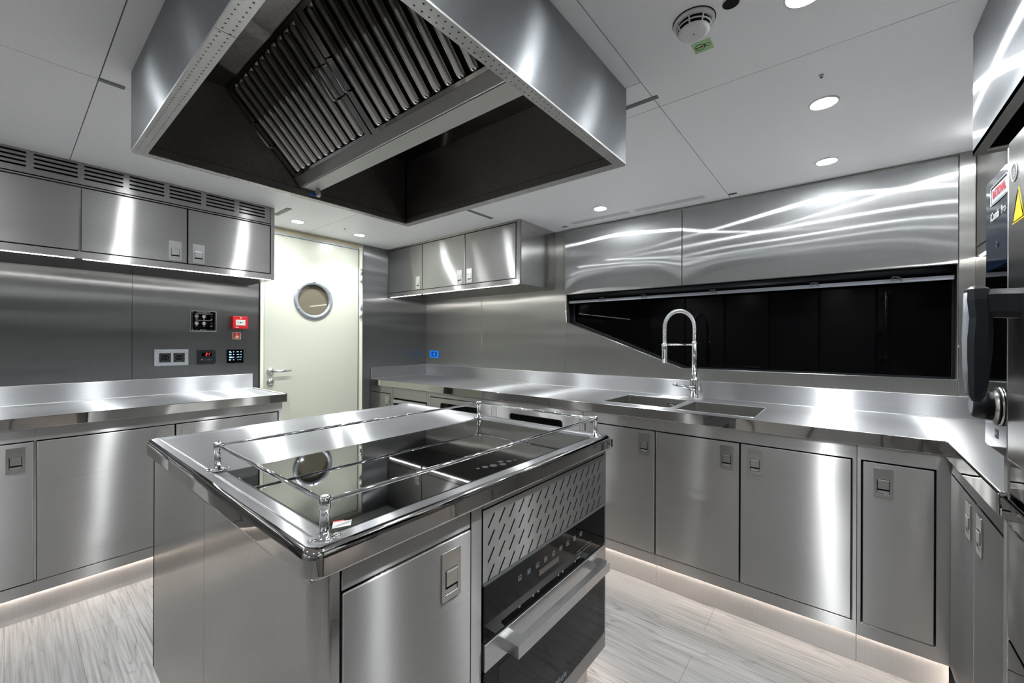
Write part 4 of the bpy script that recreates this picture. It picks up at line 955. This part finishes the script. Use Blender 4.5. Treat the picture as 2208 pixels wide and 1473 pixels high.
b.poly([Pq(-.025, -.025), Pq(-.025, .025), Pq(.025, .025), Pq(.025, -.025)], M_GRN); b.build('paper', t)
b = MB(); b.tube([Pq(-.007 + .0125 * math.cos(a), .0125 * math.sin(a), .0004) for a in [2 * PI * k / 28 for k in range(28)]], .0008, M_DGRN, 5, True)
b.tube([Pq(.0145 + .0065 * math.cos(a), .0065 * math.sin(a), .0004) for a in [2 * PI * k / 20 for k in range(20)]], .0006, M_DGRN, 5, True)
b.prism([Pq(.002, -.009, .0003), Pq(.010, -.005, .0003), Pq(.008, .0, .0003), Pq(.010, .005, .0003), Pq(.002, .009, .0003), Pq(.0055, .0, .0003)], (0, 0, .0002), M_DGRN)
b.tube([Pq(-.018, 0, .0004), Pq(.0, 0, .0004)], .0013, M_DRED, 6); b.lathe(Pq(-.001, 0, .0002), (0, 0, -1), [(.0035, 0), (.0035, .0004)], M_DRED, 14); b.build('symbol', t)
for (x, y), lab in (((1.632, .057), 'tiny sprinkler nozzle on the ceiling above the nearest downlight'), ((1.62, 2.95), 'tiny nozzle on the ceiling between the two door downlights')):
    b = MB(); b.lathe((x, y, CE), (0, 0, -1), [(.007, 0), (.006, .003), (.003, .008), (.0045, .009)], M_SAT, 14); o = b.build('ceiling_nozzle', off=(x, y, CE)); tag(o, lab, 'nozzle', 'small ceiling nozzles')
for (x, y), lab in (((2.621, .496), 'small black ceiling latch plate over the wide window flap'), ((2.605, 1.610), 'small black ceiling latch plate by the far wall cabinet end')):
    t = thing('ceiling_latch', lab, 'latch', (x, y, CE), 'small latch plates along the ceiling edge')
    b = MB(); b.box(x - .011, x + .011, y - .022, y + .022, CE - .002, CE - .0002, M_GREY, .0005); b.build('plate', t)
    b = MB(); b.lathe((x, y, CE - .002), (0, 0, -1), [(.008, 0), (.008, .001)], M_BLK, 16); b.box(x - .004, x + .004, y - .018, y - .011, CE - .0026, CE - .002, M_BLK); b.box(x - .004, x + .004, y + .011, y + .018, CE - .0026, CE - .002, M_BLK); b.build('catch', t)
for (y0, y1), lab in (((1.09, 1.53), 'white slotted air outlet beside the far ceiling downlight'), ((.63, 1.06), 'white slotted air outlet over the seam of the two window flaps')):
    t = thing('air_outlet', lab, 'air outlet', (2.567, (y0 + y1) / 2, CE), 'linear air outlets in the ceiling')
    b = MB(); b.box(2.538, 2.597, y0, y1, CE - .0012, CE - .0001, M_CEIL); b.build('plate', t)
    b = MB()
    for k in range(4): b.box(2.545 + k * .0135, 2.548 + k * .0135, y0 + .006, y1 - .006, CE - .0018, CE - .0011, M_TRIMG)
    b.build('slots', t)
